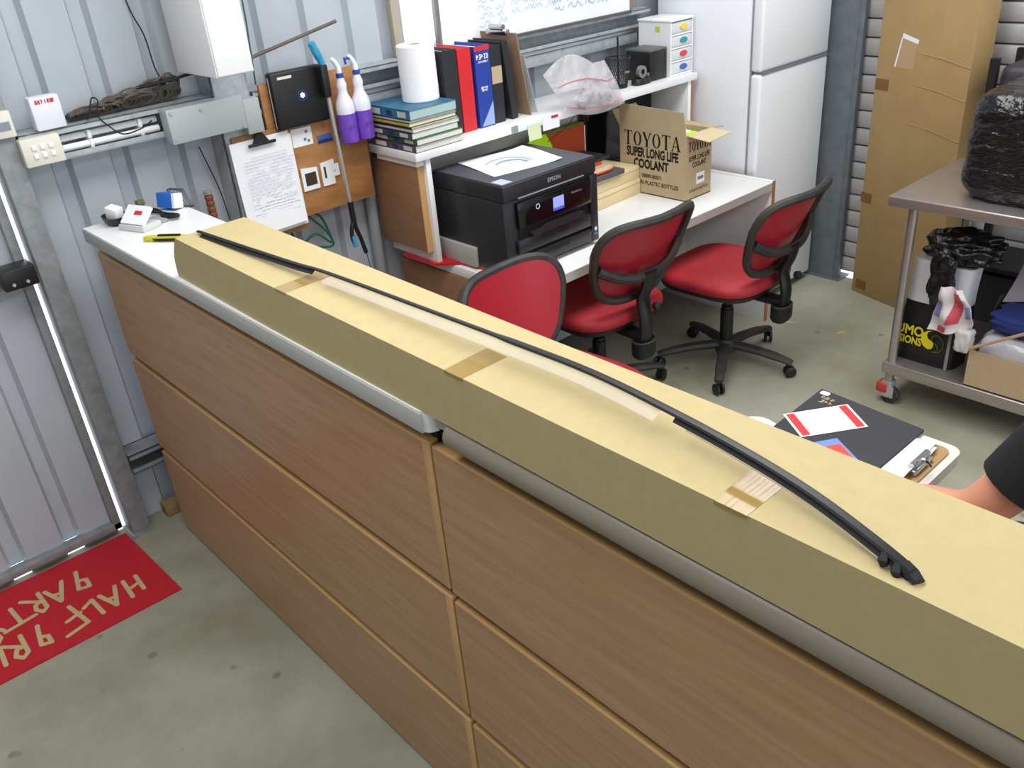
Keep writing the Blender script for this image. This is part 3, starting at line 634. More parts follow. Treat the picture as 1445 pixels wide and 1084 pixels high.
for y, z, s in ((1.648, 0.815, '1'), (1.648, 0.755, '2')): text(s, 0.012, faceX(0.7163, y, z), mat('silver_ink', (0, 0, 0)), t)
mb = MB(); mb.prism([(-0.008, 0), (0, -0.010), (0.008, 0), (0, 0.010)], 0.0006, faceX(0.7123, 1.682, 0.765)); obj('emblem', mb, paper, t)
obj('blue_sticker', MB().prism(rect(0.018, 0.007), 0.0006, faceX(0.7123, 1.682, 0.745)), sky, t)
obj('rear_tray', MB().box(0.31, 0.535, 1.205, 1.2212, 0.713, 0.79, bev=0.002), mat('pale_grey_plastic', (176, 176, 172), 0.5), t)
obj('top_sticker', MB().box(0.63, 0.69, 1.235, 1.285, 1.0492, 1.0497), mat('sticker_pale', (190, 200, 226), 0.5), t)
t = single('printed_sheet', MB().sheet(lambda u, v: Vector((0.345+0.27*v+0.05*(u-0.5), 1.335+0.30*u-0.045*v, 1.0515+0.010*max(0, u-0.7)**2*8+0.002*math.sin(v*5))), 8, 8, 0.0006), paper, 'white sheet with a faint blue car drawing lying on the printer', 'paper', (0.48, 1.47, 1.05))
mb = MB(); MP = Matrix.Translation((0.48, 1.455, 1.0565)) @ rotz(R_(60))
mb.stroke(cr([(-0.09, -0.02, 0), (-0.06, 0.02, 0), (0, 0.045, 0), (0.06, 0.02, 0), (0.09, -0.03, 0)], 4) and [(p.x, p.y) for p in cr([(-0.09, -0.02, 0), (-0.06, 0.02, 0), (0, 0.045, 0), (0.06, 0.02, 0), (0.09, -0.03, 0)], 4)], 0.006, MP, 0.0005)
mb.stroke([(p.x, p.y) for p in cr([(-0.05, -0.03, 0), (-0.02, 0.0, 0), (0.04, 0.0, 0), (0.07, -0.04, 0)], 4)], 0.010, MP, 0.0005)
o = obj('drawing', mb, mat('pale_blue_ink', (178, 204, 226), 0.7)); o.data.transform(Matrix.Translation((-0.48, -1.47, -1.05))); o.parent = t

# ---- books and things on the hutch shelf
ZS = 1.1485
bk = [(0.026, (96, 70, 96), 'purple edged manual at the bottom of the book stack'), (0.022, (46, 112, 52), 'green spined manual second from the bottom of the book stack'),
      (0.024, (60, 72, 82), 'thick slate blue spined manual in the middle of the book stack'), (0.012, (210, 210, 206), 'thin white spined booklet in the book stack'),
      (0.009, (58, 58, 48), 'thin dark spined booklet in the book stack'), (0.013, (190, 174, 40), 'yellow and black spined booklet under the striped one'),
      (0.010, (190, 186, 170), 'thin striped booklet under the teal manual'), (0.034, (50, 108, 142), 'teal and white manual on top of the book stack')]
z = ZS; offs = [(0, 0), (0.004, 0.006), (-0.008, -0.004), (-0.006, 0.002), (-0.01, 0.0), (-0.012, -0.006), (-0.012, -0.004), (-0.006, -0.004)]
for (h, c, lab), (dx, dy) in zip(bk, offs):
    t = thing('manual', lab, 'book', (0.235, 1.215, z))
    x0, x1, y0, y1 = 0.098+dx, 0.383+dx, 1.102+dy+0.004, 1.322+dy
    cm = mat('cover_%d_%d_%d' % c, c, 0.5, var=0.25, vscale=14, stretch=(3, 1, 0.3))
    mb = MB(); mb.box(x0, x1, y0, y0+0.002, z+0.0003, z+h-0.0002); mb.box(x0, x1, y0, y1, z+0.0003, z+0.0016); mb.box(x0, x1, y0, y1, z+h-0.0016, z+h-0.0002); obj('cover', mb, cm, t)
    obj('pages', MB().box(x0+0.003, x1-0.002, y0+0.0025, y1-0.002, z+0.0018, z+h-0.0018), mat('pages_teal', (168, 194, 194), 0.8) if h > 0.03 else mat('pages', (222, 222, 216), 0.8, var=0.06, vscale=4, stretch=(1, 1, 90)), t)
    if h > 0.02:
        for k, (a, b2, cc) in enumerate(((0.12, 0.36, (214, 216, 216)), (0.5, 0.62, (32, 46, 92)), (0.74, 0.92, (196, 200, 196)))):
            obj('spine_print', MB().box(x0+a*(x1-x0), x0+b2*(x1-x0), y0-0.0006, y0-0.0001, z+h*0.2, z+h*0.8), mat('spine%d' % k, cc, 0.6), t)
    z += h
ZB = z
t = thing('paper_towel', 'white roll of paper towel standing on the stacked manuals', 'paper roll', (0.25, 1.255, ZB))
prof = [(0.02, 0.0), (0.066, 0.0), (0.069, 0.004), (0.069, 0.192), (0.066, 0.196), (0.02, 0.196)]
obj('roll', MB().lathe(prof, 40, caps=False), mat('towel', (244, 244, 248), 0.95, bump=0.3, bscale=150), t, True)
obj('core', MB().lathe([(0.0198, 0.0), (0.0198, 0.195), (0.0182, 0.195), (0.0182, 0.0)], 24, caps=False), cardin, t, True)
def binder(name, lab, x0, x1, y0, y1, h, cm, parts=(), tilt=0, cat='folder'):
    t = thing(name, lab, cat, ((x0+x1)/2, y0, ZS)); Mt = Matrix.Translation((0, y0, ZS)) @ Matrix.Rotation(R_(tilt), 4, 'X') @ Matrix.Translation((0, -y0, -ZS))
    mb = MB(); w = y1-y0
    mb.box(x0, x1, y0, y0+0.003, ZS, ZS+h, M=Mt); mb.box(x0, x1, y1-0.003, y1, ZS, ZS+h, M=Mt); mb.box(x1-0.003, x1, y0+0.003, y1-0.003, ZS, ZS+h, M=Mt); obj('cover', mb, cm, t)
    obj('pages', MB().box(x0+0.01, x1-0.006, y0+0.006, y1-0.006, ZS+0.003, ZS+h-0.012, M=Mt), paper, t)
    for n, (a, b2, c2, d2), mt in parts: obj(n, MB().box(x1+0.0002, x1+0.0010, y0+a*w, y0+b2*w, ZS+c2*h, ZS+d2*h, M=Mt), mt, t)
    return t
blk = mat('binder_black', (38, 40, 46), 0.5)
binder('ring_binder', 'wide black ring binder beside the paper towel roll', 0.10, 0.30, 1.334, 1.400, 0.31, blk)
binder('ring_binder', 'bright red ring binder between black and blue binders', 0.10, 0.30, 1.406, 1.470, 0.305, mat('binder_red', (208, 40, 48), 0.45))
t = binder('manual', 'thick blue manual with white lettering and a red top band', 0.10, 0.302, 1.486, 1.562, 0.302, navy, [('red_band', (0, 1, 0.94, 1.0), redc)])
marks([(-0.028, 0.030)], 0.015, faceX(0.3035, 1.524, ZS+0.255), paper, t, 6, 'title_print', 0.24); marks([(-0.024, 0.028)], 0.006, faceX(0.3035, 1.524, ZS+0.241), paper, t, 7)
for k in range(2): marks([(-0.018, 0.018)], 0.007, faceX(0.3035, 1.524, ZS+0.146-0.010*k), paper, t, 8+k)
obj('pale_corner', MB().prism([(-0.03, -0.035), (0.036, -0.035), (0.036, 0.055)], 0.0006, faceX(0.3035, 1.524, ZS+0.04)), mat('pale_blue_print', (150, 170, 222), 0.6), t)
binder('ring_binder', 'black binder with a tan label next to the blue manual', 0.10, 0.295, 1.570, 1.625, 0.29, blk, [('tan_label', (0.02, 0.98, 0.52, 0.74), mat('tan_label', (186, 168, 140), 0.7))])
binder('ring_binder', 'slim black folder leaning beside the tan clipboard', 0.10, 0.30, 1.66, 1.69, 0.30, blk, tilt=6)
t = thing('clipboard', 'tan clipboard with a metal clip leaning on the binders on the shelf', 'clipboard', (0.2, 1.74, ZS))
Mt = Matrix.Translation((0, 1.752, ZS)) @ Matrix.Rotation(R_(9), 4, 'X')
obj('backing', MB().box(0.09, 0.31, -0.004, 0.004, 0.0, 0.325, bev=0.003, M=Mt), mat('clip_tan', (140, 116, 92), 0.6, var=0.1), t)
mb = MB(); mb.box(0.14, 0.26, -0.012, 0.012, 0.318, 0.335, bev=0.003, M=Mt); mb.tube([(0.16, 0, 0.345), (0.24, 0, 0.345)], 0.010, 10, M=Mt); obj('clip', mb, chrome, t)
t = thing('plastic_sheet', 'white sheet of plastic leaning behind the tan clipboard', 'plastic sheet', (0.2, 1.78, ZS))
obj('sheet', MB().box(0.12, 0.30, -0.001, 0.001, 0, 0.24, M=Matrix.Translation((0, 1.80, ZS)) @ Matrix.Rotation(R_(14), 4, 'X')), mat('clear_sheet', (214, 220, 224), 0.2, alpha=0.6), t)
# clear bag
t = thing('zip_bag', 'clear zip lock bag of small clear parts hanging over the shelf edge', 'plastic bag', (0.34, 1.95, ZS))
rb = random.Random(7); amp = [[rb.uniform(-1, 1) for _ in range(9)] for _ in range(9)]
def bagf(side):
    def fn(u, v):
        y = 1.765+0.09*(1-v)+(0.37-0.01*v)*u; ztop = 1.305+0.055*math.sin(math.pi*min(1, u*1.25)); zb = 1.150-0.030*math.sin(math.pi*u)-0.035*u
        z = zb+(ztop-zb)*v; belly = math.sin(math.pi*u)**0.6*math.sin(math.pi*min(1, v*1.05))**0.8 if 0 < u < 1 and 0 < v < 0.95 else 0
        i = min(7, int(u*8)); j = min(7, int(v*8)); fu = u*8-i; fv = v*8-j
        n = (amp[i][j]*(1-fu)*(1-fv)+amp[i+1][j]*fu*(1-fv)+amp[i][j+1]*(1-fu)*fv+amp[i+1][j+1]*fu*fv)
        return Vector((0.400+side*0.035*belly+0.018*n*belly - 0.04*max(0, v-0.45), y, z))
    return fn
mb = MB(); mb.sheet(bagf(1), 20, 16, 0.0006); mb.sheet(bagf(-0.1), 20, 16, 0.0006); obj('bag_film', mb, bagm, t)
for vv, nm in ((0.62, 'zip_line'), (0.13, 'zip_line')): obj(nm, MB().tube([bagf(1)(k/16, vv)+Vector((0.003, 0, 0)) for k in range(1, 16)], 0.0018, 6), mat('pink_zip', (206, 110, 118), 0.5), t)
for k in range(14):
    c = bagf(0.5)(rb.uniform(0.2, 0.85), rb.uniform(0.2, 0.5)); o = MB().super([(0.010, 0.018, -0.014), (0.014, 0.024, 0), (0.010, 0.016, 0.014)], 12, 3, M=Matrix.Translation(c-Vector((0.004, 0, 0))) @ Matrix.Rotation(rb.uniform(0, 3), 4, 'X'))
    obj('clear_part', o, mat('clear_part', (222, 222, 226), 0.15, alpha=0.5, spec=0.9), t)
# pen cup
t = thing('pen_cup', 'black wire mesh pen cup on the hutch shelf', 'pen cup', (0.27, 2.33, ZS))
mb = MB()
for k in range(36):
    a = k*math.pi/18
    for s_ in (1, -1): mb.tube([(0.041*math.cos(a), 0.041*math.sin(a), 0.004), (0.05*math.cos(a+s_*0.4), 0.05*math.sin(a+s_*0.4), 0.062), (0.055*math.cos(a+s_*0.8), 0.055*math.sin(a+s_*0.8), 0.125)], 0.0012, 4)
obj('wire_mesh', mb, darkm, t, True)
obj('rim', MB().tube([(0.0555*math.cos(k*math.pi/12), 0.0555*math.sin(k*math.pi/12), 0.126) for k in range(24)], 0.003, 6, closed=True), darkm, t, True)
obj('base', MB().lathe([(0.042, 0), (0.043, 0.005), (0.002, 0.005)], 24), darkm, t, True)
marks([(-0.016, 0.016)], 0.007, Matrix.Translation((0.27, 2.33, ZS)) @ faceX(0.0537, 0, 0.066), mat('silver_ink', (0, 0, 0)), t, 11)
obj('label_plate', MB().prism(rect(0.05, 0.016), 0.001, faceX(0.0525, 0, 0.07)), darkm, t, True)
for k, (dx, dy, h, cm) in enumerate(((0.01, -0.01, 0.20, blackp), (-0.01, 0.015, 0.21, darkm), (-0.02, 0.03, 0.19, greyp))):
    o = MB().tube([(0.27+dx, 2.33+dy, ZS+0.007), (0.27+dx*1.5, 2.33+dy*1.3, ZS+h)], 0.0042, 8)
    single('pen', o, cm, ['black pen standing upright in the mesh cup', 'dark metal pen standing in the mesh cup', 'grey pen leaning in the mesh cup'][k], 'pen', (0.27+dx, 2.33+dy, ZS+0.007))
# tape dispenser
t = thing('tape_dispenser', 'small dark tape dispenser between pen cup and black box', 'tape dispenser', (0.315, 2.435, ZS))
obj('base', MB().super([(0.028, 0.05, 0), (0.028, 0.052, 0.016), (0.024, 0.044, 0.026)], e=3), blackp, t, True)
obj('tape_roll', MB().lathe([(0.012, -0.009), (0.027, -0.009), (0.027, 0.009), (0.012, 0.009)], 20, M=Matrix.Translation((0.002, 0.0, 0.052)) @ Matrix.Rotation(R_(90), 4, 'Y'), caps=False), mat('tape_roll', (120, 124, 116), 0.3), t, True)
obj('cutter', MB().box(-0.012, 0.012, 0.042, 0.058, 0.024, 0.042, bev=0.002), greyp, t, True)
t = thing('speaker_box', 'black cube box with a grey top in front of the small drawers', 'box', (0.245, 2.538, ZS))
obj('case', MB().box(-0.055, 0.085, -0.06, 0.06, 0, 0.126, bev=0.003), blackp, t, True); obj('top_panel', MB().box(-0.055, 0.085, -0.06, 0.06, 0.1262, 0.136, bev=0.002), mat('grey_lid', (96, 98, 96), 0.5), t, True)
# drawer tower
t = thing('drawer_tower', 'white plastic tower of small clear drawers with coloured oval handles', 'drawers', (0.265, 2.69, ZS))
mb = MB(); mb.box(0.16, 0.345, 2.605, 2.612, ZS, ZS+0.235); mb.box(0.16, 0.345, 2.762, 2.769, ZS, ZS+0.235); mb.box(0.155, 0.35, 2.600, 2.774, ZS+0.2352, ZS+0.246, bev=0.003)
for k in range(4): mb.box(0.16, 0.345, 2.6122, 2.7618, ZS+0.001+k*0.058, ZS+0.008+k*0.058)
mb.box(0.16, 0.165, 2.6122, 2.7618, ZS+0.001, ZS+0.23); obj('frame', mb, whitep, t)
cols = ((60, 100, 190), (214, 62, 66), (40, 150, 150), (236, 208, 50))
for k in range(4):
    z0 = ZS+0.010+k*0.058; dr = obj('drawer', MB().box(0.17, 0.343, 2.614, 2.760, z0, z0+0.046, bev=0.002), mat('frost_drawer', (212, 214, 220), 0.3), t)
    e = MB(); e.super([(0.024, 0.013, 0), (0.024, 0.013, 0.006), (0.016, 0.007, 0.006)], 20, 2, M=faceX(0.343, 2.70, z0+0.024)); obj('oval_handle', e, mat('handle%d' % k, cols[k], 0.4), dr)
obj('sticker', MB().prism([(-0.014, -0.01), (0.012, -0.012), (0.016, 0.01), (-0.01, 0.013)], 0.001, faceY(0.27, 2.6045, ZS+0.205)), mat('lime_sticker', (190, 220, 80), 0.5), t)
# cards taped to the shelf edge
t = simple('shelf_card', 'white card with a red print hanging from the shelf edge', 'card', (0.388, 1.785, 1.092), [('card', MB().box(0.3855, 0.3875, 1.740, 1.834, 1.093, 1.150), paper), ('red_mark', MB().box(0.3876, 0.3880, 1.788, 1.828, 1.134, 1.145), redc)])
simple('sticky_note', 'pale green sticky note hanging from the shelf edge', 'note', (0.388, 1.69, 1.07), [('note', MB().sheet(lambda u, v: Vector((0.388+0.006*(1-v)**2, 1.655+0.07*u, 1.072+0.06*v)), 4, 4, 0.0008), mat('pale_green', (214, 226, 186), 0.7))])
simple('price_tag', 'small grey striped tag on the shelf edge below the binders', 'tag', (0.388, 1.60, 1.12), [('tag', MB().box(0.3855, 0.3868, 1.57, 1.605, 1.120, 1.146), mat('tag_grey', (152, 154, 158), 0.6, var=0.4, vscale=20, stretch=(1, 14, 0.2)))])
single('red_wire', MB().tube(cr([(0.38, 1.93, 1.115), (0.33, 1.92, 1.06), (0.27, 1.91, 1.02), (0.22, 1.92, 0.99)]), 0.0016, 6), mat('red_wire', (120, 40, 40), 0.5), 'thin dark red wire hanging under the hutch shelf', 'wire', (0.3, 1.92, 0.99))
# things under the hutch
simple('neon_sheet', 'neon yellow green sheet standing behind the printer', 'paper', (0.2, 1.9, 0.701), [('sheet', MB().prism([(-0.10, 0), (0.10, 0), (0.085, 0.26), (0.05, 0.318), (-0.03, 0.322), (-0.10, 0.28)], 0.002, frame((0.20, 1.88, 0.701), (0, 1, 0), (0, 0, 1))), neon)])
t = simple('box_file', 'orange brown folder with a green edge standing under the hutch', 'folder', (0.16, 2.05, 0.701), [('cover', MB().box(0.135, 0.185, 1.90, 2.19, 0.701, 1.008, bev=0.002), orange), ('green_edge', MB().box(0.14, 0.182, 1.90, 2.19, 1.0085, 1.016), mat('green_edge', (110, 140, 50), 0.6)), ('white_edge', MB().box(0.14, 0.182, 2.1905, 2.198, 0.705, 1.0), paper)])
t = thing('monitor', 'black computer monitor standing at the back of the desk under the hutch', 'monitor', (0.2, 2.46, 0.7005))
obj('screen_panel', MB().box(0.13, 0.165, 2.21, 2.69, 0.775, 1.09, bev=0.006), pg, t); obj('bezel', MB().box(0.1652, 0.168, 2.21, 2.69, 0.776, 0.79), blackp, t)
obj('stand_neck', MB().box(0.14, 0.16, 2.42, 2.50, 0.715, 0.776), blackp, t); obj('stand_base', MB().box(0.125, 0.27, 2.36, 2.56, 0.7005, 0.714, bev=0.004), blackp, t)
for k, (h0, h1, lab) in enumerate(((0.7005, 0.770, 'lower cream cardboard parts box on the desk beside the coolant carton'), (0.7705, 0.828, 'upper cream cardboard parts box under the grey book'))):
    t = thing('parts_box', lab, 'box', (0.36, 2.12, h0), R_(3)); obj('box', MB().box(-0.14+0.004*k, 0.075-0.006*k, -0.17, 0.168, 0, h1-h0, bev=0.002), beige, t, True); obj('lid_line', MB().box(0.0752-0.006*k, 0.0762-0.006*k, -0.168, 0.166, (h1-h0)*0.72, (h1-h0)*0.75), mat('beige_line', (176, 158, 118), 0.8), t, True)
t = thing('grey_book', 'grey hard covered book lying on the cream parts boxes', 'book', (0.34, 2.03, 0.8285)); obj('cover', MB().box(-0.10, 0.11, -0.11, 0.13, 0, 0.022, bev=0.003), mat('grey_cover', (84, 84, 90), 0.5), t, True); obj('pages', MB().box(-0.10, 0.108, -0.112, 0.1305, 0.005, 0.017), paper, t, True)
t = thing('snack_packet', 'orange and white foil packet lying on the grey book', 'packet', (0.34, 2.04, 0.851))
obj('packet', MB().super([(0.08, 0.10, 0), (0.095, 0.11, 0.012), (0.08, 0.095, 0.026)], 24, 3), mat('packet_foil', (216, 200, 176), 0.35, rgb2=(176, 160, 110), vscale=12), t, True)
obj('orange_panel', MB().super([(0.05, 0.06, 0.0262), (0.048, 0.058, 0.030)], 20, 4, ), orange, t, True); obj('orange_edge', MB().super([(0.0965, 0.1105, 0.006), (0.0965, 0.1105, 0.013)], 24, 3), mat('packet_orange', (226, 84, 34), 0.45), t, True)
t = thing('desk_tray', 'flat dark desk tray lying behind the grey book', 'tray', (0.295, 2.04, 0.8825))
obj('tray', MB().box(-0.10, 0.06, -0.13, 0.13, 0.0, 0.012, bev=0.003), mat('tray_dark', (52, 52, 56), 0.45), t, True); obj('rim', MB().box(0.05, 0.062, -0.13, 0.13, 0.0122, 0.02, bev=0.002), blackp, t, True)
# ---- coolant carton
t = thing('coolant_carton', 'open brown carton with black lettering TOYOTA SUPER LONG LIFE COOLANT on the desk', 'carton', (0.49, 2.39, 0.7005))
x0, x1, y0, y1, z0, z1 = 0.305, 0.677, 2.295, 2.478, 0.7005, 0.985
mb = MB(); th = 0.004
mb.box(x0, x1, y0, y0+th, z0, z1); mb.box(x0, x1, y1-th, y1, z0, z1); mb.box(x0, x0+th, y0+th, y1-th, z0, z1); mb.box(x1-th, x1, y0+th, y1-th, z0, z1); mb.box(x0, x1, y0, y1, z0, z0+th)
obj('walls', mb, boxcard, t)
def flap(pts, n='flap', m_=boxcard):
    mb = MB(); mb.sheet(lambda u, v: (Vector(pts[0]).lerp(Vector(pts[1]), u)).lerp(Vector(pts[3]).lerp(Vector(pts[2]), u), v), 3, 3, 0.003); return obj(n, mb, m_, t)
flap([(x0, y0, z1), (x1, y0, z1), (x1-0.012, y0-0.004, z1+0.098), (x0+0.004, y0-0.004, z1+0.108)])
flap([(x1, y0+0.005, z1), (x1, y1-0.005, z1), (x1+0.115, y1-0.02, z1-0.004), (x1+0.115, y0+0.005, z1-0.012)], m_=cardin)
flap([(x0, y1, z1), (x1, y1, z1), (x1-0.01, y1+0.10, z1-0.015), (x0+0.01, y1+0.10, z1-0.01)])
flap([(x0, y0+0.005, z1), (x0, y1-0.005, z1), (x0-0.05, y1-0.01, z1+0.07), (x0-0.05, y0+0.01, z1+0.07)])
obj('contents', MB().box(x0+0.02, x1-0.02, y0+0.02, y1-0.02, z0+0.01, z1-0.06), paper, t); obj('lime_content', MB().box(x1-0.075, x1-0.045, y0+0.05, y0+0.14, z1-0.059, z1-0.012, bev=0.003), neon, t)
obj('white_content', MB().box(x1-0.13, x1-0.078, y0+0.05, y0+0.14, z1-0.059, z1-0.010, bev=0.003), paper, t)
def serif(word, w, h, M):
    "tall roman capitals with heavy stems and thin serifs"
    mb = MB(); adv = w/len(word); tk = 0.15*adv*1.35; tn = 0.05*h; gw = adv*0.84
    for i, ch in enumerate(word):
        cx = -w/2+adv*(i+0.5)
        def P(poly): mb.prism([(cx+a, b) for a, b in poly], 0.0004, M)
        if ch == 'T':
            P([(-tk/2, 0), (tk/2, 0), (tk/2, h), (-tk/2, h)]); P([(-gw/2, h-tn), (gw/2, h-tn), (gw/2, h), (-gw/2, h)]); P([(-gw/2, h-tn), (-gw/2, h-0.24*h), (-gw/2+0.12*gw, h-tn)]); P([(gw/2, h-tn), (gw/2-0.12*gw, h-tn), (gw/2, h-0.24*h)]); P([(-tk, 0), (tk, 0), (tk, tn), (-tk, tn)])
        if ch == 'O':
            n = 20
            for k in range(n):
                a0, a1 = k*2*math.pi/n, (k+1)*2*math.pi/n; ri = (gw/2-tk*0.95, h/2-tn); ro = (gw/2, h/2)
                P([(ri[0]*math.cos(a0), h/2+ri[1]*math.sin(a0)), (ro[0]*math.cos(a0), h/2+ro[1]*math.sin(a0)), (ro[0]*math.cos(a1), h/2+ro[1]*math.sin(a1)), (ri[0]*math.cos(a1), h/2+ri[1]*math.sin(a1))])
        if ch == 'Y':
            P([(-tk/2, 0), (tk/2, 0), (tk/2, h*0.45), (-tk/2, h*0.45)]); P([(-tk*0.6, h*0.42), (tk*0.5, h*0.42), (-gw/2+tk*1.0, h), (-gw/2-tk*0.1, h)]); P([(tk*0.1, h*0.42), (tk/2, h*0.42), (gw/2, h), (gw/2-tk*0.45, h)]); P([(-tk, 0), (tk, 0), (tk, tn), (-tk, tn)]); P([(-gw/2-tk*.3, h-tn), (-gw/2+tk*1.3, h-tn), (-gw/2+tk*1.3, h), (-gw/2-tk*.3, h)])
            P([(gw/2-tk*0.8, h-tn), (gw/2+tk*.3, h-tn), (gw/2+tk*.3, h), (gw/2-tk*0.8, h)])
        if ch == 'A':
            P([(-gw/2, 0), (-gw/2+tk*0.45, 0), (tk*0.1, h), (-tk*0.2, h)]); P([(gw/2-tk*1.1, 0), (gw/2, 0), (tk*0.35, h), (-tk*0.35, h)]); P([(-gw*0.28, h*0.30), (gw*0.3, h*0.30), (gw*0.27, h*0.30+tn), (-gw*0.26, h*0.30+tn)]); P([(gw/2-tk*1.6, 0), (gw/2+tk*.3, 0), (gw/2+tk*.3, tn), (gw/2-tk*1.6, tn)]); P([(-gw/2-tk*.3, 0), (-gw/2+tk*.8, 0), (-gw/2+tk*.8, tn), (-gw/2-tk*.3, tn)])
    return mb
yf = y0-0.0006; xf = x1+0.0006
obj('lettering', serif('TOYOTA', 0.322, 0.064, faceY(0.490, yf, 0.914)), ink, t)
text('SUPER LONG LIFE', 0.056, faceY(0.492, yf, 0.885), ink, t, 0.66, 0.0024); text('COOLANT', 0.056, faceY(0.485, yf, 0.835), ink, t, 0.72, 0.0024)
text('08889-80071', 0.024, faceY(0.49, yf, 0.784), ink, t, 0.9, 0.0005); text('IN PLASTIC BOTTLES', 0.026, faceY(0.53, yf, 0.752), ink, t, 0.9, 0.0005)
obj('lettering', serif('TOYOTA', 0.160, 0.042, faceX(xf, 2.39, 0.912)), ink, t)
text('SUPER LONG LIFE', 0.030, faceX(xf, 2.39, 0.880), ink, t, 0.62, 0.0009); text('COOLANT', 0.030, faceX(xf, 2.39, 0.850), ink, t, 0.66, 0.0009); text('4 PLASTIC BOTTLES', 0.017, faceX(xf, 2.39, 0.738), ink, t, 0.9, 0.0003)
obj('label', MB().prism(rect(0.058, 0.048), 0.0006, faceX(x1+0.0002, 2.40, 0.785)), paper, t); obj('label_print', MB().prism(rect(0.04, 0.014), 0.0004, faceX(x1+0.0009, 2.40, 0.785)), inkg, t)

# ================================================================== FRIDGE
t = thing('fridge', 'white two door fridge freezer at the end of the desk', 'fridge', (0.40, 3.07, 0))
obj('cabinet', MB().box(0.12, 0.640, 2.79, 3.35, 0.03, 1.66, bev=0.006), fridgem, t)
obj('plinth', MB().box(0.15, 0.62, 2.80, 3.34, 0.0, 0.03), blackp, t)
obj('door_gasket', MB().box(0.6402, 0.650, 2.798, 3.342, 0.05, 1.65), greyp, t)
for z0, z1 in ((0.04, 1.150), (1.160, 1.655)): 
    dd = obj('door', MB().box(0.6502, 0.705, 2.787, 3.353, z0, z1, bev=0.014, seg=4), fridgem, t)
obj('handle_lip', MB().box(0.66, 0.708, 2.80, 3.345, 1.1502, 1.1598), mat('fridge_gap', (120, 130, 138), 0.5), t)

# ================================================================== TALL CARTON, TROLLEY
a = math.atan2(-0.094, 0.328)
t = thing('tall_carton', 'tall brown cardboard carton standing against the roller door', 'carton', (0.966, 3.331, 0), a)
L = 0.495; D = 0.12
def tallbody():
    mb = MB()
    def fn(u, v): return 0
    mb.box(0, L, 0, D, 0.001, 2.05, bev=0.004); return mb
obj('card_body', tallbody(), carton, t, True)
for z in (1.03, 1.165, 0.86):
    obj('crease', MB().tube(cr([(L*0.45, -0.0005, z+0.03), (L*0.7, -0.001, z+0.018), (L*0.9, -0.0006, z), (L, -0.0004, z-0.006)], 4), 0.0016, 6), carton, t, True)
for x, z, w in ((0.03, 1.04, 0.05), (0.02, 0.50, 0.04), (0.05, 0.05, 0.04)): obj('tape_patch', MB().box(x-0.025, x+w, -0.0012, -0.0004, z-0.025, z+0.025), mat('tape_dark', (134, 94, 50), 0.3, alpha=0.8), t, True)
obj('label_scar', MB().prism([(-0.05, -0.07), (0.05, -0.075), (0.058, 0.05), (-0.028, 0.072)], 0.0006, frame((0.155, -0.0002, 1.195), (1, 0, 0), (0, 0, 1))), mat('label_scar', (186, 154, 118), 0.8), t, True)
obj('label_rest', MB().prism([(-0.028, 0.055), (0.06, 0.035), (0.063, 0.053), (-0.026, 0.075)], 0.0006, frame((0.155, -0.0010, 1.195), (1, 0, 0), (0, 0, 1))), paper, t, True)
obj('label_rest', MB().prism([(-0.056, -0.07), (-0.048, -0.07), (-0.024, 0.058), (-0.030, 0.058)], 0.0006, frame((0.155, -0.0010, 1.195), (1, 0, 0), (0, 0, 1))), paper, t, True)

t = thing('steel_trolley', 'stainless steel two shelf trolley on red braked castors', 'trolley', (2.15, 2.66, 0))
X0, X1, Y0, Y1 = 1.552, 2.75, 2.36, 2.96
mb = MB(); mb.box(X0, X1, Y0, Y1, 0.822, 0.862, bev=0.006, seg=3); obj('top_shelf', mb, steel, t)
mb = MB(); mb.box(X0+0.06, X1-0.06, Y0+0.005, Y1-0.005, 0.14, 0.188, bev=0.005, seg=3); obj('lower_shelf', mb, steel, t)
for x in (X0+0.085, X1-0.085):
    for y in (Y0+0.035, Y1-0.035):
        obj('leg', MB().tube([(x, y, 0.10), (x, y, 0.825)], 0.017, 14), steel, t)
        c = MB(); c.box(x-0.02, x+0.02, y-0.018, y+0.018, 0.075, 0.10); c.box(x-0.018, x+0.03, y-0.02, y-0.015, 0.03, 0.08); c.box(x-0.018, x+0.03, y+0.015, y+0.02, 0.03, 0.08); c = obj('castor', c, galv, t)
        wh = MB(); wh.lathe([(0.01, -0.013), (0.034, -0.013), (0.037, -0.008), (0.037, 0.008), (0.034, 0.013), (0.01, 0.013)], 20, M=Matrix.Translation((x+0.012, y, 0.037)) @ Matrix.Rotation(R_(90), 4, 'X')); obj('wheel', wh, dustblk, c)
        br = MB(); br.box(x-0.042, x+0.006, y-0.026, y+0.026, 0.046, 0.090, bev=0.010, seg=3); br.tube([(x-0.03, y, 0.06), (x+0.01, y, 0.085)], 0.012, 8); obj('brake', br, mat('brake_red', (182, 62, 52), 0.5), c)
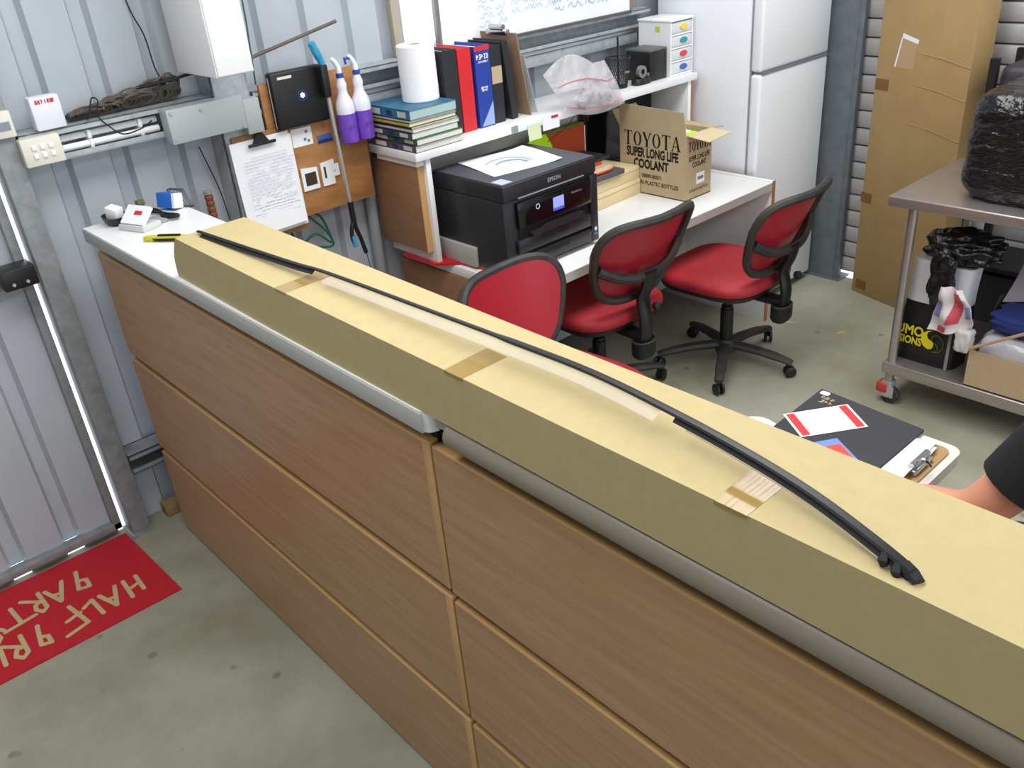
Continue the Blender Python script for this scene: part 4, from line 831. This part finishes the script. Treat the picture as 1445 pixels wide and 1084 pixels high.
# wrapped parcel
def lumpy(x0, x1, y0, y1, z0, z1, amp, seed, nseg=14, fmax=14, e=7):
    r = random.Random(seed); b = bmesh.new(); bmesh.ops.create_cube(b, size=2); bmesh.ops.subdivide_edges(b, edges=list(b.edges), cuts=nseg, use_grid_fill=True)
    ph = [(r.uniform(0, 6), r.uniform(-fmax, fmax), r.uniform(-fmax, fmax), r.uniform(-fmax, fmax)) for _ in range(7)]
    cx, cy, cz = (x0+x1)/2, (y0+y1)/2, (z0+z1)/2; hx, hy, hz = (x1-x0)/2, (y1-y0)/2, (z1-z0)/2
    for v in b.verts:
        p = v.co.copy(); q = (abs(p.x)**e+abs(p.y)**e+abs(p.z)**e)**(1/e); p /= q
        n = sum(math.sin(a0+p.x*fx+p.y*fy+p.z*fz) for a0, fx, fy, fz in ph)/7
        s_ = 1+amp*n; w = Vector((cx+p.x*hx*s_, cy+p.y*hy*s_, cz+p.z*hz*(s_ if p.z > -0.6 else 1)))
        if p.z < -0.9: w.z = z0
        v.co = w
    mb = MB(); mb._add(b); return mb
single('wrapped_parcel', lumpy(1.745, 2.32, 2.43, 2.90, 0.8625, 1.235, 0.03, 3), wrapm, 'bulky parcel wrapped in shiny black plastic on the steel trolley', 'parcel', (2.03, 2.66, 0.8625), smooth=80)
# dark bag with yellow print
t = thing('shopping_bag', 'black and white bag with yellow lettering and swirl on the trolley lower shelf', 'bag', (1.73, 2.52, 0.1885))
x0, x1, y0, y1, z0, z1 = 1.60, 1.85, 2.44, 2.60, 0.1885, 0.60
def bagbody(za, zb, tp, off=0.0):
    mb = MB(); Ls = []
    n = 8
    for i in range(n+1):
        f = i/n; z = za+(zb-za)*f; g = (z-z0)/(z1-z0); k = 1-0.10*g+0.03*math.sin(g*7); Ls.append(((x1-x0)/2*k+off, (y1-y0)/2*(k-0.15*g)+off, z, (x0+x1)/2+0.02*g, (y0+y1)/2))
    mb.super(Ls, 40, 5); return mb
obj('black_panel', bagbody(z0, 0.435, 0), bagblk, t, smooth=60); obj('white_panel', bagbody(0.4355, z1, 0), mat('bag_white', (206, 206, 212), 0.5, bump=0.4, bscale=14, bdist=0.01), t, smooth=60)
obj('front_seam', MB().box(1.822, 1.834, 2.4325, 2.4375, 0.19, 0.40, bev=0.001), mat('bag_seam', (150, 148, 148), 0.6), t)
MT = faceY(0, 2.4375, 0)
text('UMO', 0.055, MT @ Matrix.Translation((1.672, 0.318, 0)), yellow, t, 0.85, 0.0018); text('NSIONS', 0.045, MT @ Matrix.Translation((1.665, 0.275, 0)), yellow, t, 0.72, 0.0014)
def yin(r, n=10):
    P = [(r*math.cos(R_(90+180*k/n)), r*math.sin(R_(90+180*k/n))) for k in range(n+1)]
    P += [(r/2*math.cos(R_(-90+180*k/n)), -r/2+r/2*math.sin(R_(-90+180*k/n))) for k in range(1, n+1)]
    P += [(r/2*math.cos(R_(-90-180*k/n)), r/2+r/2*math.sin(R_(-90-180*k/n))) for k in range(1, n)]
    return P
MY = MT @ Matrix.Translation((1.755, 0.298, 0)) @ Matrix.Diagonal((0.9, 1, 1, 1)) @ rotz(R_(-12))
obj('swirl', MB().prism(yin(0.040), 0.0006, MY), yellow, t)
obj('swirl_outline', MB().tube([Vector((x-0.022, y+0.006, 0.0)) for x, y in yin(0.037)], 0.0014, 5, closed=True, M=MY @ rotz(math.pi)), mat('dull_yellow', (120, 112, 50), 0.6), t)
t = thing('bin_bag', 'crumpled black plastic bag stuffed on top of the shopping bag', 'plastic bag', (1.79, 2.52, 0.603))
obj('crumpled_body', lumpy(1.665, 1.92, 2.43, 2.60, 0.603, 0.725, 0.34, 17, 22, 11, 2.4), binbag, t, smooth=80)
obj('hanging_tail', lumpy(1.725, 1.81, 2.400, 2.4365, 0.455, 0.655, 0.35, 12, 12, 9, 3), binbag, t, smooth=80)
t = thing('printed_bag', 'crumpled white plastic bag printed red and blue beside the shopping bag', 'plastic bag', (1.84, 2.42, 0.36))
def ub(u, v):
    y = 2.388+0.012*math.sin(u*9+v*4)+0.006*math.sin(v*13); return Vector((1.755+0.155*u*(1-0.55*v*v)+0.03*v, y, 0.365+0.185*v-0.02*math.sin(u*3.1)*(1-v)+0.05*u*(1-v)))
obj('white_film', MB().sheet(ub, 14, 14, 0.003), mat('bag_paper', (218, 210, 214), 0.4), t, smooth=30)
def patch(u0, u1, v0, v1, n, m_, sk=0.0): obj(n, MB().sheet(lambda u, v: ub(u0+(u1-u0)*u+sk*v, v0+(v1-v0)*v)+Vector((0, -0.004, 0)), 8, 8, 0.001), m_, t, smooth=30)
patch(0.38, 0.66, 0.22, 0.92, 'red_print', mat('dull_red', (196, 72, 84), 0.5), 0.2); patch(0.02, 0.2, 0.35, 0.7, 'blue_print', mat('dull_blue', (120, 130, 178), 0.5)); patch(0.84, 0.99, 0.3, 0.6, 'blue_print', mat('dull_blue', (0, 0, 0))); patch(0.2, 0.42, 0.03, 0.14, 'red_print', mat('dull_red', (0, 0, 0)))
# things to the right on the lower shelf
t = thing('open_carton', 'open brown carton full of clear wrapping on the trolley lower shelf', 'carton', (2.2, 2.5, 0.1885))
x0, x1, y0, y1, z0, z1 = 1.925, 2.45, 2.375, 2.66, 0.1885, 0.335
mb = MB(); th = 0.004
mb.box(x0, x1, y0, y0+th, z0, z1); mb.box(x0, x1, y1-th, y1, z0, z1); mb.box(x0, x0+th, y0+th, y1-th, z0, z1); mb.box(x1-th, x1, y0+th, y1-th, z0, z1); mb.box(x0, x1, y0, y1, z0, z0+th); obj('walls', mb, mat('tan_carton', (186, 160, 128), 0.8, var=0.05), t)
obj('bubble_wrap', lumpy(x0+0.01, x1-0.01, y0+0.01, y1-0.01, z0+0.01, z1+0.055, 0.08, 21, 10), mat('bubble_wrap', (186, 184, 192), 0.2, bump=0.9, bscale=60, spec=0.7), t, smooth=80)
single('black_sack', lumpy(1.87, 2.10, 2.69, 2.92, 0.1885, 0.43, 0.10, 31, 8), bagblk, 'black sack behind the shopping bag and open carton on the trolley', 'sack', (1.98, 2.8, 0.1885), smooth=80)
single('blue_cloth', lumpy(1.95, 2.30, 2.42, 2.60, 0.405, 0.468, 0.14, 41, 8), mat('blue_cloth', (28, 44, 110), 0.8), 'dark blue cloth bundled on top of the open carton', 'cloth', (2.12, 2.5, 0.405), smooth=80)
single('white_glove', lumpy(1.865, 1.92, 2.372, 2.425, 0.315, 0.40, 0.2, 45, 8), mat('glove', (206, 204, 200), 0.8), 'crumpled white glove wedged beside the corner of the open carton', 'glove', (1.89, 2.4, 0.315), smooth=80)
single('film_sheet', MB().sheet(lambda u, v: Vector((1.93+0.42*u+0.05*v, 2.60+0.04*math.sin(u*5+v*3), 0.45+0.22*v+0.05*u)), 10, 8, 0.001), mat('grey_film', (176, 172, 178), 0.25, alpha=0.75), 'sheet of translucent grey plastic film standing behind the blue cloth', 'plastic film', (2.1, 2.6, 0.45), smooth=60)
single('timber_strip', MB().tube([(1.925, 2.362, 0.345), (2.18, 2.362, 0.51)], 0.006, 6), mat('pale_timber', (176, 146, 116), 0.7), 'thin pale timber strip slanting over the open carton', 'timber', (2.05, 2.362, 0.345))

# storage behind the trolley
t = thing('storage_rack', 'dark metal storage rack standing behind the trolley', 'rack', (1.95, 3.25, 0))
for x in (1.56, 2.36):
    for y in (3.12, 3.38): obj('post', MB().box(x-0.015, x+0.015, y-0.015, y+0.015, 0, 1.22), darkm, t)
for z in (0.35, 1.0): obj('shelf', MB().box(1.545, 2.375, 3.105, 3.395, z, z+0.02), darkm, t)
single('black_crate', lumpy(1.575, 1.72, 3.13, 3.37, 1.0205, 1.19, 0.03, 51, 6), mat('crate_dark', (34, 32, 36), 0.5, rgb2=(70, 60, 74), vscale=30), 'dark crate of small parts on the storage rack', 'crate', (1.65, 3.25, 1.0205), smooth=60)
single('black_crate', lumpy(1.735, 2.0, 3.13, 3.37, 1.0205, 1.20, 0.03, 52, 6), mat('crate_mauve', (46, 38, 50), 0.5, rgb2=(110, 84, 104), vscale=30), 'mauve and black packets stacked on the storage rack', 'packets', (1.87, 3.25, 1.0205), smooth=60)
t = thing('white_tub', 'white plastic tub standing on the packets on the storage rack', 'tub', (1.78, 3.25, 1.206)); obj('tub', MB().lathe([(0.04, 0), (0.05, 0.005), (0.056, 0.10), (0.05, 0.108)], 24), whitep, t, True); obj('lid', MB().lathe([(0.057, 0.1085), (0.058, 0.112), (0.055, 0.122)], 24), whitep, t, True)
single('daylight_cover', MB().box(1.60, 2.32, 3.14, 3.36, 0.0005, 0.32, bev=0.008), mat('daylight_cover_grey', (52, 52, 56), 0.6, var=0.2, vscale=12), 'dark box added under the storage rack to hide daylight below the roller door', 'crate', (1.96, 3.25, 0.0005))  # added dark box, covers the bright gap under the roller door
single('red_packet', MB().box(1.72, 1.76, 3.10, 3.125, 1.0205, 1.10, bev=0.004), red, 'small red packet on the front edge of the storage rack', 'packet', (1.74, 3.11, 1.0205))

# ================================================================== CHAIRS
def chair(label, loc, rz, back_dz=0.0, recline=0.10, base_rot=0.0, seat_dx=0.0):
    t = thing('office_chair', label, 'chair', (loc[0], loc[1], 0), rz)
    hub = MB(); hub.lathe([(0.045, 0.062), (0.05, 0.075), (0.042, 0.115), (0.034, 0.125)], 20); obj('base_hub', hub, dustblk, t, True)
    for k in range(5):
        a0 = base_rot+k*2*math.pi/5; c, s_ = math.cos(a0), math.sin(a0)
        lg = MB(); lg.tube(cr([(0.03*c, 0.03*s_, 0.098), (0.15*c, 0.15*s_, 0.094), (0.26*c, 0.26*s_, 0.078), (0.305*c, 0.305*s_, 0.066)], 3), [0.026]*3+[0.024]*3+[0.020]*3+[0.018], 8, up=(0, 0, 1), flat=0.75); lg = obj('leg', lg, dustblk, t, True)
        wh = MB()
        for sd in (-1, 1): wh.lathe([(0.008, -0.007), (0.022, -0.007), (0.026, -0.003), (0.026, 0.004), (0.02, 0.007), (0.008, 0.007)], 16, M=Matrix.Translation((0.298*c, 0.298*s_, 0.0265)) @ rotz(a0+0.7) @ Matrix.Translation((0, sd*0.012, 0)) @ Matrix.Rotation(R_(90), 4, 'X'))
        wh.tube([(0.295*c, 0.295*s_, 0.03), (0.295*c, 0.295*s_, 0.066)], 0.008, 8); obj('castor', wh, blackp, lg, True)
    obj('gas_column', MB().lathe([(0.029, 0.12), (0.029, 0.27), (0.025, 0.272), (0.025, 0.285), (0.018, 0.29), (0.018, 0.37)], 18), blackp, t, True)
    mb = MB(); mb.box(-0.10, 0.13, -0.07, 0.07, 0.365, 0.395, bev=0.008); mb.box(0.10, 0.27, -0.03, 0.03, 0.355, 0.385, bev=0.006); mb.tube([(0.0, 0.06, 0.38), (0.0, 0.22, 0.385)], 0.006, 8); obj('mechanism', mb, blackp, t, True)
    sx = -0.02+seat_dx
    obj('seat_shell', MB().super([(0.19, 0.19, 0.392, sx, 0), (0.225, 0.228, 0.405, sx, 0), (0.232, 0.236, 0.425, sx, 0)], 44, 4), blackp, t, True)
    Ls = [(0.232, 0.236, 0.4255, sx, 0), (0.240, 0.244, 0.44, sx, 0), (0.238, 0.242, 0.460, sx, 0), (0.222, 0.226, 0.474, sx, 0), (0.17, 0.17, 0.479, sx, 0), (0.10, 0.10, 0.474, sx, 0), (0.02, 0.02, 0.472, sx, 0)]
    obj('seat_cushion', MB().super(Ls, 44, 3.6), redfab, t, True, smooth=50)
    # backrest
    H = 0.345; zb = 0.525+back_dz
    def hw(v): return 0.183+0.045*min(1, v*1.7)+0.012*v
    def pos(u, v, off=0.0):
        x = 0.205+recline*v - 0.070*(u*u) + off
        return Vector((x, u*0.245, zb+H*v))
    def outline(k, n=48):
        a0 = k*2*math.pi/n; c, s_ = math.cos(a0), math.sin(a0); e = 3.4
        v = 0.5+0.5*math.copysign(abs(s_)**(2/e), s_); u = math.copysign(abs(c)**(2/e), c)*hw(v)/0.245
        if v > 0.5: v = v+0.09*u*u*(v-0.5)*2; u *= 1+0.05*(v-0.5)*2
        return u, v
    obj('back_frame', MB().tube([pos(*outline(k), 0.010) for k in range(48)], 0.0175, 8, closed=True, flat=1.0), dustblk, t, True)
    def mesh_f(a, b): # polar fill of the outline
        u, v = outline(a*48); return pos(u*b*0.99, 0.5+(v-0.5)*b*0.985, -0.006)
    obj('back_mesh', MB().sheet(mesh_f, 48, 8, 0.003), redmesh, t, True, smooth=60)
    bar = [pos(-0.88, 0.50, 0.018), pos(-0.6, 0.38, 0.03), pos(-0.25, 0.32, 0.038), pos(0.25, 0.32, 0.038), pos(0.6, 0.38, 0.03), pos(0.88, 0.50, 0.018)]
    obj('back_bar', MB().tube(cr(bar, 4), 0.017, 8, flat=1.2), dustblk, t, True)
    sp = cr([pos(0, 0.36, 0.04), pos(0, 0.18, 0.052), pos(0, 0.0, 0.055), Vector((0.275, 0, 0.44+back_dz*0.5)), Vector((0.272, 0, 0.37)), Vector((0.262, 0, 0.33))], 4)
    obj('spine', MB().tube(sp, [0.034]*len(sp), 10, flat=0.55, up=(1, 0, 0)), blackp, t, True)
    mb = MB(); mb.super([(0.028, 0.042, 0.285, 0.262, 0), (0.036, 0.05, 0.30, 0.262, 0), (0.036, 0.05, 0.355, 0.262, 0)], 24, 3); obj('spine_boot', mb, blackr, t, True)
    obj('boot_ring', MB().tube([(0.262+0.037*math.cos(k*math.pi/12), 0.051*math.sin(k*math.pi/12), 0.357) for k in range(24)], 0.004, 6, closed=True), dustblk, t, True)
    obj('knob', MB().lathe([(0.014, 0), (0.017, 0.004), (0.016, 0.022), (0.01, 0.025)], 14, M=Matrix.Translation((0.30, 0.02, 0.50+back_dz*0.6)) @ Matrix.Rotation(R_(70), 4, 'Y')), blackr, t, True)
    return t
chair('red office chair turned with its mesh back away from the printer, seat facing the room', (1.10, 1.072), R_(180+4), -0.045, 0.055, 0.3)
chair('red office chair pushed under the desk in front of the printer', (0.70, 1.69), R_(-4), 0.01, 0.15, 1.25)
chair('red office chair facing the desk beside the coolant carton and fridge', (0.935, 2.27), R_(2), -0.02, 0.15, -1.08)

# ================================================================== FLOOR ITEMS
t = thing('door_mat', 'red door mat hand painted with HALF PRICE PARTS lettering', 'mat', (0.27, -0.6, 0))
obj('mat', MB().prism([(0.044, -0.172), (0.500, -0.158), (0.484, -1.06), (0.030, -1.06)], 0.005, Matrix.Translation((0, 0, 0.0005))), matred, t)
LET = [[[0.315, -0.243], [0.402, -0.247]], [[0.312, -0.285], [0.415, -0.29]], [[0.368, -0.284], [0.359, -0.247]],
 [[0.313, -0.314], [0.415, -0.343]], [[0.415, -0.343], [0.324, -0.37]], [[0.369, -0.333], [0.364, -0.359]],
 [[0.419, -0.389], [0.324, -0.395]], [[0.324, -0.395], [0.346, -0.428]],
 [[0.298, -0.461], [0.424, -0.44]], [[0.424, -0.44], [0.44, -0.51]], [[0.357, -0.443], [0.37, -0.49]],
 [[0.314, -0.566], [0.416, -0.583]], [[0.416, -0.583], [0.427, -0.555], [0.388, -0.555], [0.374, -0.576]],
 [[0.318, -0.62], [0.415, -0.622]], [[0.415, -0.622], [0.432, -0.64], [0.409, -0.657], [0.378, -0.646], [0.381, -0.625]], [[0.381, -0.625], [0.327, -0.679]],
 [[0.337, -0.684], [0.423, -0.69]], [[0.40, -0.80], [0.42, -0.76], [0.37, -0.735], [0.32, -0.75], [0.315, -0.795]], [[0.42, -0.89], [0.415, -0.835], [0.32, -0.835], [0.32, -0.89]], [[0.37, -0.835], [0.37, -0.88]],
 [[0.134, -0.383], [0.236, -0.406]], [[0.236, -0.406], [0.247, -0.373], [0.201, -0.37], [0.187, -0.395]],
 [[0.144, -0.435], [0.251, -0.468]], [[0.251, -0.468], [0.159, -0.495]], [[0.208, -0.459], [0.198, -0.481]],
 [[0.147, -0.514], [0.243, -0.512]], [[0.243, -0.512], [0.258, -0.528], [0.233, -0.543], [0.206, -0.538], [0.201, -0.517]], [[0.201, -0.52], [0.149, -0.57]],
 [[0.159, -0.605], [0.261, -0.597]], [[0.254, -0.551], [0.267, -0.649]], [[0.252, -0.65], [0.234, -0.661], [0.249, -0.673], [0.284, -0.667], [0.306, -0.683], [0.271, -0.695]]]
mb = MB()
for s_ in LET: mb.stroke(s_, 0.0145, Matrix.Translation((0, 0, 0.0057)), 0.0005)
obj('painted_lettering', mb, matpaint, t)
single('floor_timber', MB().box(0.02, 0.075, -0.02, 0.30, 0.001, 0.05, bev=0.006), mat('old_timber', (150, 126, 84), 0.8, var=0.25, vscale=12), 'short piece of old timber on the floor under the wall girt', 'timber', (0.05, 0.14, 0.001))
for k, (x, y, a0, lab) in enumerate(((0.93, 2.80, 0.3, 'small dry leaf on the floor beside the desk end'), (1.18, 2.85, 1.2, 'small dry leaf on the floor in front of the tall carton'))):
    t = thing('dry_leaf', lab, 'leaf', (x, y, 0.0005), a0)
    obj('leaf', MB().prism([(-0.03, 0), (-0.012, 0.010), (0.012, 0.009), (0.034, 0), (0.012, -0.008), (-0.012, -0.009)], 0.0012), mat('dry_leaf', (196, 178, 120), 0.8), t, True)

# ================================================================== LOW TABLE, PAPERS, PERSON
t = thing('side_table', 'small white table with rounded corners behind the cabinets', 'table', (2.14, 0.72, 0))
obj('table_top', MB().prism([(x+2.218, y+0.735) for x, y in arc_rect(0.365, 0.69, 0.03)], 0.03, Matrix.Translation((0, 0, 0.72))), mat('table_white', (228, 222, 212), 0.4), t, smooth=30)
for x in (2.08, 2.35):
    for y in (0.44, 1.03): obj('leg', MB().tube([(x, y, 0), (x, y, 0.72)], 0.016, 12), greyp, t)
t = thing('folder', 'large black leather look folder lying on the small white table', 'folder', (2.165, 0.95, 0.7505))
obj('cover', MB().prism([(2.026, 1.108), (2.303, 1.085), (2.300, 0.80), (2.036, 0.80)], 0.009, Matrix.Translation((0, 0, 0.7535))), mat('folder_black', (36, 38, 46), 0.5, bump=0.2, bscale=120), t)
marks([(-0.018, 0.018)], 0.010, flatZ(2.066, 1.066, 0.7628, R_(-4)), mat('gold_print', (190, 170, 120), 0.4), t, 12); marks([(-0.014, 0.02)], 0.012, flatZ(2.068, 1.046, 0.7628, R_(-4)), mat('gold_print', (0, 0, 0)), t, 13)
obj('sticker', MB().prism(arc_rect(0.024, 0.018, 0.006), 0.0006, flatZ(2.045, 1.092, 0.7627)), paper, t)
t = thing('red_border_card', 'white card with two red border bands on the black folder', 'card', (2.12, 0.98, 0.76))
MC = frame((2.112, 0.975, 0.7632), (0.087, -0.062, 0), (0.06, 0.09, 0)); 
obj('card', MB().prism(rect(0.108, 0.168), 0.001, MC @ Matrix.Identity(4)), paper, t)
for s_ in (0.068, -0.068): obj('red_band', MB().prism([(-0.050, s_-0.010), (0.050, s_-0.010), (0.050, s_+0.010), (-0.050, s_+0.010)], 0.0004, MC @ Matrix.Translation((0, 0, 0.0011))), redc, t)
t = thing('notice_card', 'red and blue printed card partly under the red border card', 'card', (2.19, 0.86, 0.76))
obj('card', MB().prism(rect(0.12, 0.11), 0.0008, flatZ(2.195, 0.845, 0.7628, R_(-32))), mat('card_blue', (110, 140, 210), 0.6), t); obj('red_panel', MB().prism(rect(0.08, 0.10), 0.0004, flatZ(2.198, 0.842, 0.7638, R_(-32))), mat('card_red', (226, 70, 62), 0.6), t)
t = thing('clipboard', 'brown clipboard with papers under a metal clip beside the black folder', 'clipboard', (2.33, 0.95, 0.7505))
obj('backing', MB().prism([(x+2.335, y+0.93) for x, y in arc_rect(0.095, 0.25, 0.02)], 0.004, Matrix.Translation((0, 0, 0.7505))), mat('clip_brown', (176, 138, 92), 0.5), t, smooth=30)
for k in range(4): obj('sheet', MB().sheet(lambda u, v, k=k: Vector((2.300+0.05*u+0.004*k, 0.83+0.22*v-0.01*k, 0.756+0.002*k+0.010*(u**2)*(0.3+math.sin(v*4+k)**2))), 5, 8, 0.0006), paper, t)
mb = MB(); mb.box(2.345, 2.372, 0.90, 0.985, 0.7555, 0.768, bev=0.003); mb.tube([(2.358, 0.905, 0.775), (2.358, 0.98, 0.775)], 0.008, 10); mb.tube(cr([(2.36, 0.92, 0.78), (2.375, 0.925, 0.79), (2.385, 0.94, 0.77)], 4), 0.004, 6); obj('clip', mb, chrome, t)
single('loose_paper', MB().sheet(lambda u, v: Vector((1.955+0.09*u, 0.72+0.175*v, 0.7515+0.012*math.sin(u*3)*v)), 5, 5, 0.0008), mat('blue_white_paper', (214, 226, 240), 0.7), 'pale blue white paper lying on the table edge by the folder', 'paper', (2.0, 0.8, 0.7515))

def skinned(name, chains, material, parent, sub=2, root=0):
    "chains: list of lists of (x,y,z,r) ; a chain's first point may repeat an earlier point to join it"
    V, E, Rr, idx = [], [], [], {}
    for ch in chains:
        prev = None
        for x, y, z, r in ch:
            key = (round(x, 4), round(y, 4), round(z, 4))
            if key not in idx: idx[key] = len(V); V.append((x, y, z)); Rr.append(r)
            i = idx[key]
            if prev is not None: E.append((prev, i))
            prev = i
    me = bpy.data.meshes.new(name); me.from_pydata(V, E, []); me.update()
    o = bpy.data.objects.new(name, me); COL.objects.link(o)
    sk = o.modifiers.new('skin', 'SKIN'); sk.use_smooth_shade = True
    for i, sv in enumerate(me.skin_vertices[0].data):
        r = Rr[i]; sv.radius = r if isinstance(r, tuple) else (r, r); sv.use_root = (i == root)
    s2 = o.modifiers.new('sub', 'SUBSURF'); s2.levels = sub; s2.render_levels = sub
    bpy.context.view_layer.update(); dg = bpy.context.evaluated_depsgraph_get()
    m2 = bpy.data.meshes.new_from_object(o.evaluated_get(dg)); bpy.data.objects.remove(o); bpy.data.meshes.remove(me)
    m2.name = name
    if parent is not None: m2.transform(MW[parent.as_pointer()].inverted())
    m2.materials.clear(); m2.materials.append(material)
    m2.polygons.foreach_set('use_smooth', [True]*len(m2.polygons))
    o = bpy.data.objects.new(name, m2); COL.objects.link(o); o.parent = parent
    MW[o.as_pointer()] = MW[parent.as_pointer()] if parent is not None else Matrix.Identity(4)
    return o
PX, PY = 2.93, 0.95
t = thing('person', 'person in a black short sleeved shirt leaning an arm towards the small table', 'person', (PX, PY, 0))
SH = (2.715, 0.77, 1.15); EL = (2.560, 0.695, 0.868); WR = (2.36, 0.72, 0.79)
SH2 = (2.80, 1.13, 1.13); EL2 = (2.86, 1.19, 0.84); WR2 = (2.70, 1.10, 0.68)
pel = (2.93, 0.95, 0.57, 0.11); chest = (2.80, 0.95, 1.03, 0.115); sp_ = (2.88, 0.95, 0.80, 0.10); nk = (2.75, 0.95, 1.22, 0.06)
def hand(w, d, up, sidev):
    w = Vector(w); d = Vector(d).normalized(); sidev = Vector(sidev).normalized(); up = Vector(up)
    ch = []; palm = w+d*0.05
    for k, ln in enumerate((0.065, 0.075, 0.070, 0.055)):
        b = palm+sidev*(0.030-0.020*k)+d*0.03; k1 = b+d*ln*0.5+up*0.008; k2 = b+d*ln*0.95-up*0.006
        ch.append([(*w, 0.026), (*palm, 0.030), (*b, 0.010), (*k1, 0.009), (*k2, 0.0075)])
    tb = w+d*0.03+sidev*0.035; tt = tb+d*0.035+sidev*0.018; ch.append([(*w, 0.026), (*tb, 0.012), (*tt, 0.009)])
    return ch
HX, HY, HZ = 2.70, 0.95, 1.38
chains = [[pel, sp_, chest, nk, (2.725, 0.95, 1.29, 0.055), (HX, HY, HZ, 0.085), (HX+0.005, HY, HZ+0.08, 0.08)],
  [chest, (*SH, 0.06), (2.645, 0.735, 1.0, 0.050), (*EL, 0.044), (2.46, 0.705, 0.84, 0.044), (*WR, 0.027)],
  [chest, (*SH2, 0.06), (2.83, 1.16, 0.98, 0.05), (*EL2, 0.042), (2.78, 1.15, 0.75, 0.04), (*WR2, 0.027)],
  [pel, (2.86, 0.86, 0.55, 0.055), (2.50, 0.83, 0.53, 0.062), (2.48, 0.83, 0.30, 0.052), (2.52, 0.83, 0.10, 0.036), (2.40, 0.83, 0.05, 0.034)],
  [pel, (2.86, 1.05, 0.55, 0.055), (2.50, 1.10, 0.53, 0.062), (2.48, 1.10, 0.30, 0.052), (2.52, 1.10, 0.10, 0.036), (2.40, 1.10, 0.05, 0.034)]]
chains += hand(WR, (-1, 0.1, -0.08), (0, 0, 1), (0.1, 1, 0)) + hand(WR2, (-0.8, -0.1, -0.4), (0, 0, 1), (0, -1, 0))
skinned('body', chains, skin, t)
skinned('shirt', [[(2.93, 0.95, 0.61, 0.180), (2.88, 0.95, 0.80, 0.175), (2.80, 0.95, 1.03, 0.172), (2.755, 0.95, 1.185, 0.085)],
  [(2.80, 0.95, 1.03, 0.172), (*SH, 0.078), (2.68, 0.752, 1.08, 0.068)], [(2.80, 0.95, 1.03, 0.172), (*SH2, 0.078), (2.81, 1.145, 1.07, 0.068)]], shirt, t)
for A_, B_, C_ in ((SH, (2.660, 0.742, 1.03), (2.622, 0.722, 0.945)), (SH2, (2.82, 1.15, 1.04), (2.845, 1.172, 0.93))):
    obj('sleeve', MB().tube(cr([A_, B_, C_], 4), [0.060, 0.066, 0.069, 0.071, 0.072, 0.072, 0.073, 0.073, 0.073], 20), shirt, t)
skinned('trousers', [[(2.94, 0.95, 0.55, 0.13), (2.925, 0.95, 0.66, 0.13), (2.92, 0.95, 0.70, 0.12)], [(2.94, 0.95, 0.55, 0.13), (2.86, 0.86, 0.55, 0.10), (2.50, 0.83, 0.53, 0.076), (2.48, 0.83, 0.30, 0.066), (2.52, 0.83, 0.13, 0.056)], [(2.94, 0.95, 0.55, 0.13), (2.86, 1.05, 0.55, 0.10), (2.50, 1.10, 0.53, 0.076), (2.48, 1.10, 0.30, 0.066), (2.52, 1.10, 0.13, 0.056)]], denim, t)
for y in (0.83, 1.10): obj('shoe', MB().super([(0.13, 0.046, 0.0, 2.445, y), (0.135, 0.050, 0.03, 2.445, y), (0.11, 0.046, 0.075, 2.465, y), (0.06, 0.04, 0.10, 2.51, y)], 24, 3), blackr, t)
obj('hair', MB().lathe([(0.06, -0.03), (0.080, 0.0), (0.086, 0.04), (0.074, 0.078), (0.042, 0.10), (0.008, 0.106)], 24, M=Matrix.Translation((HX+0.018, HY, HZ+0.03)) @ Matrix.Rotation(R_(14), 4, 'Y')), hairm, t)
for s_ in (-1, 1):
    obj('eye', MB().lathe([(0.003, -0.010), (0.010, -0.003), (0.010, 0.003), (0.003, 0.010)], 10, M=Matrix.Translation((HX-0.066, HY+s_*0.028, HZ+0.020))), paper, t); obj('ear', MB().super([(0.016, 0.006, -0.028), (0.02, 0.009, 0), (0.016, 0.006, 0.03)], 12, 2, M=Matrix.Translation((HX+0.005, HY+s_*0.080, HZ+0.005))), skin, t)
obj('nose', MB().tube([(HX-0.070, HY, HZ+0.022), (HX-0.090, HY, HZ-0.008), (HX-0.074, HY, HZ-0.018)], [0.007, 0.013, 0.010], 8), skin, t)
obj('mouth', MB().tube([(HX-0.064, HY-0.02, HZ-0.038), (HX-0.070, HY, HZ-0.040), (HX-0.064, HY+0.02, HZ-0.038)], 0.005, 6), mat('lips', (176, 104, 92), 0.5), t)
# the stool the person sits on
t = thing('stool', 'round black padded stool under the person in black', 'stool', (2.96, 0.95, 0))
obj('seat_pad', MB().lathe([(0.15, 0.325), (0.175, 0.335), (0.175, 0.365), (0.15, 0.38)], 28), blackr, t, True); obj('post', MB().lathe([(0.025, 0.03), (0.025, 0.325)], 14), chrome, t, True); obj('foot', MB().lathe([(0.20, 0), (0.20, 0.015), (0.03, 0.035)], 28), chrome, t, True)
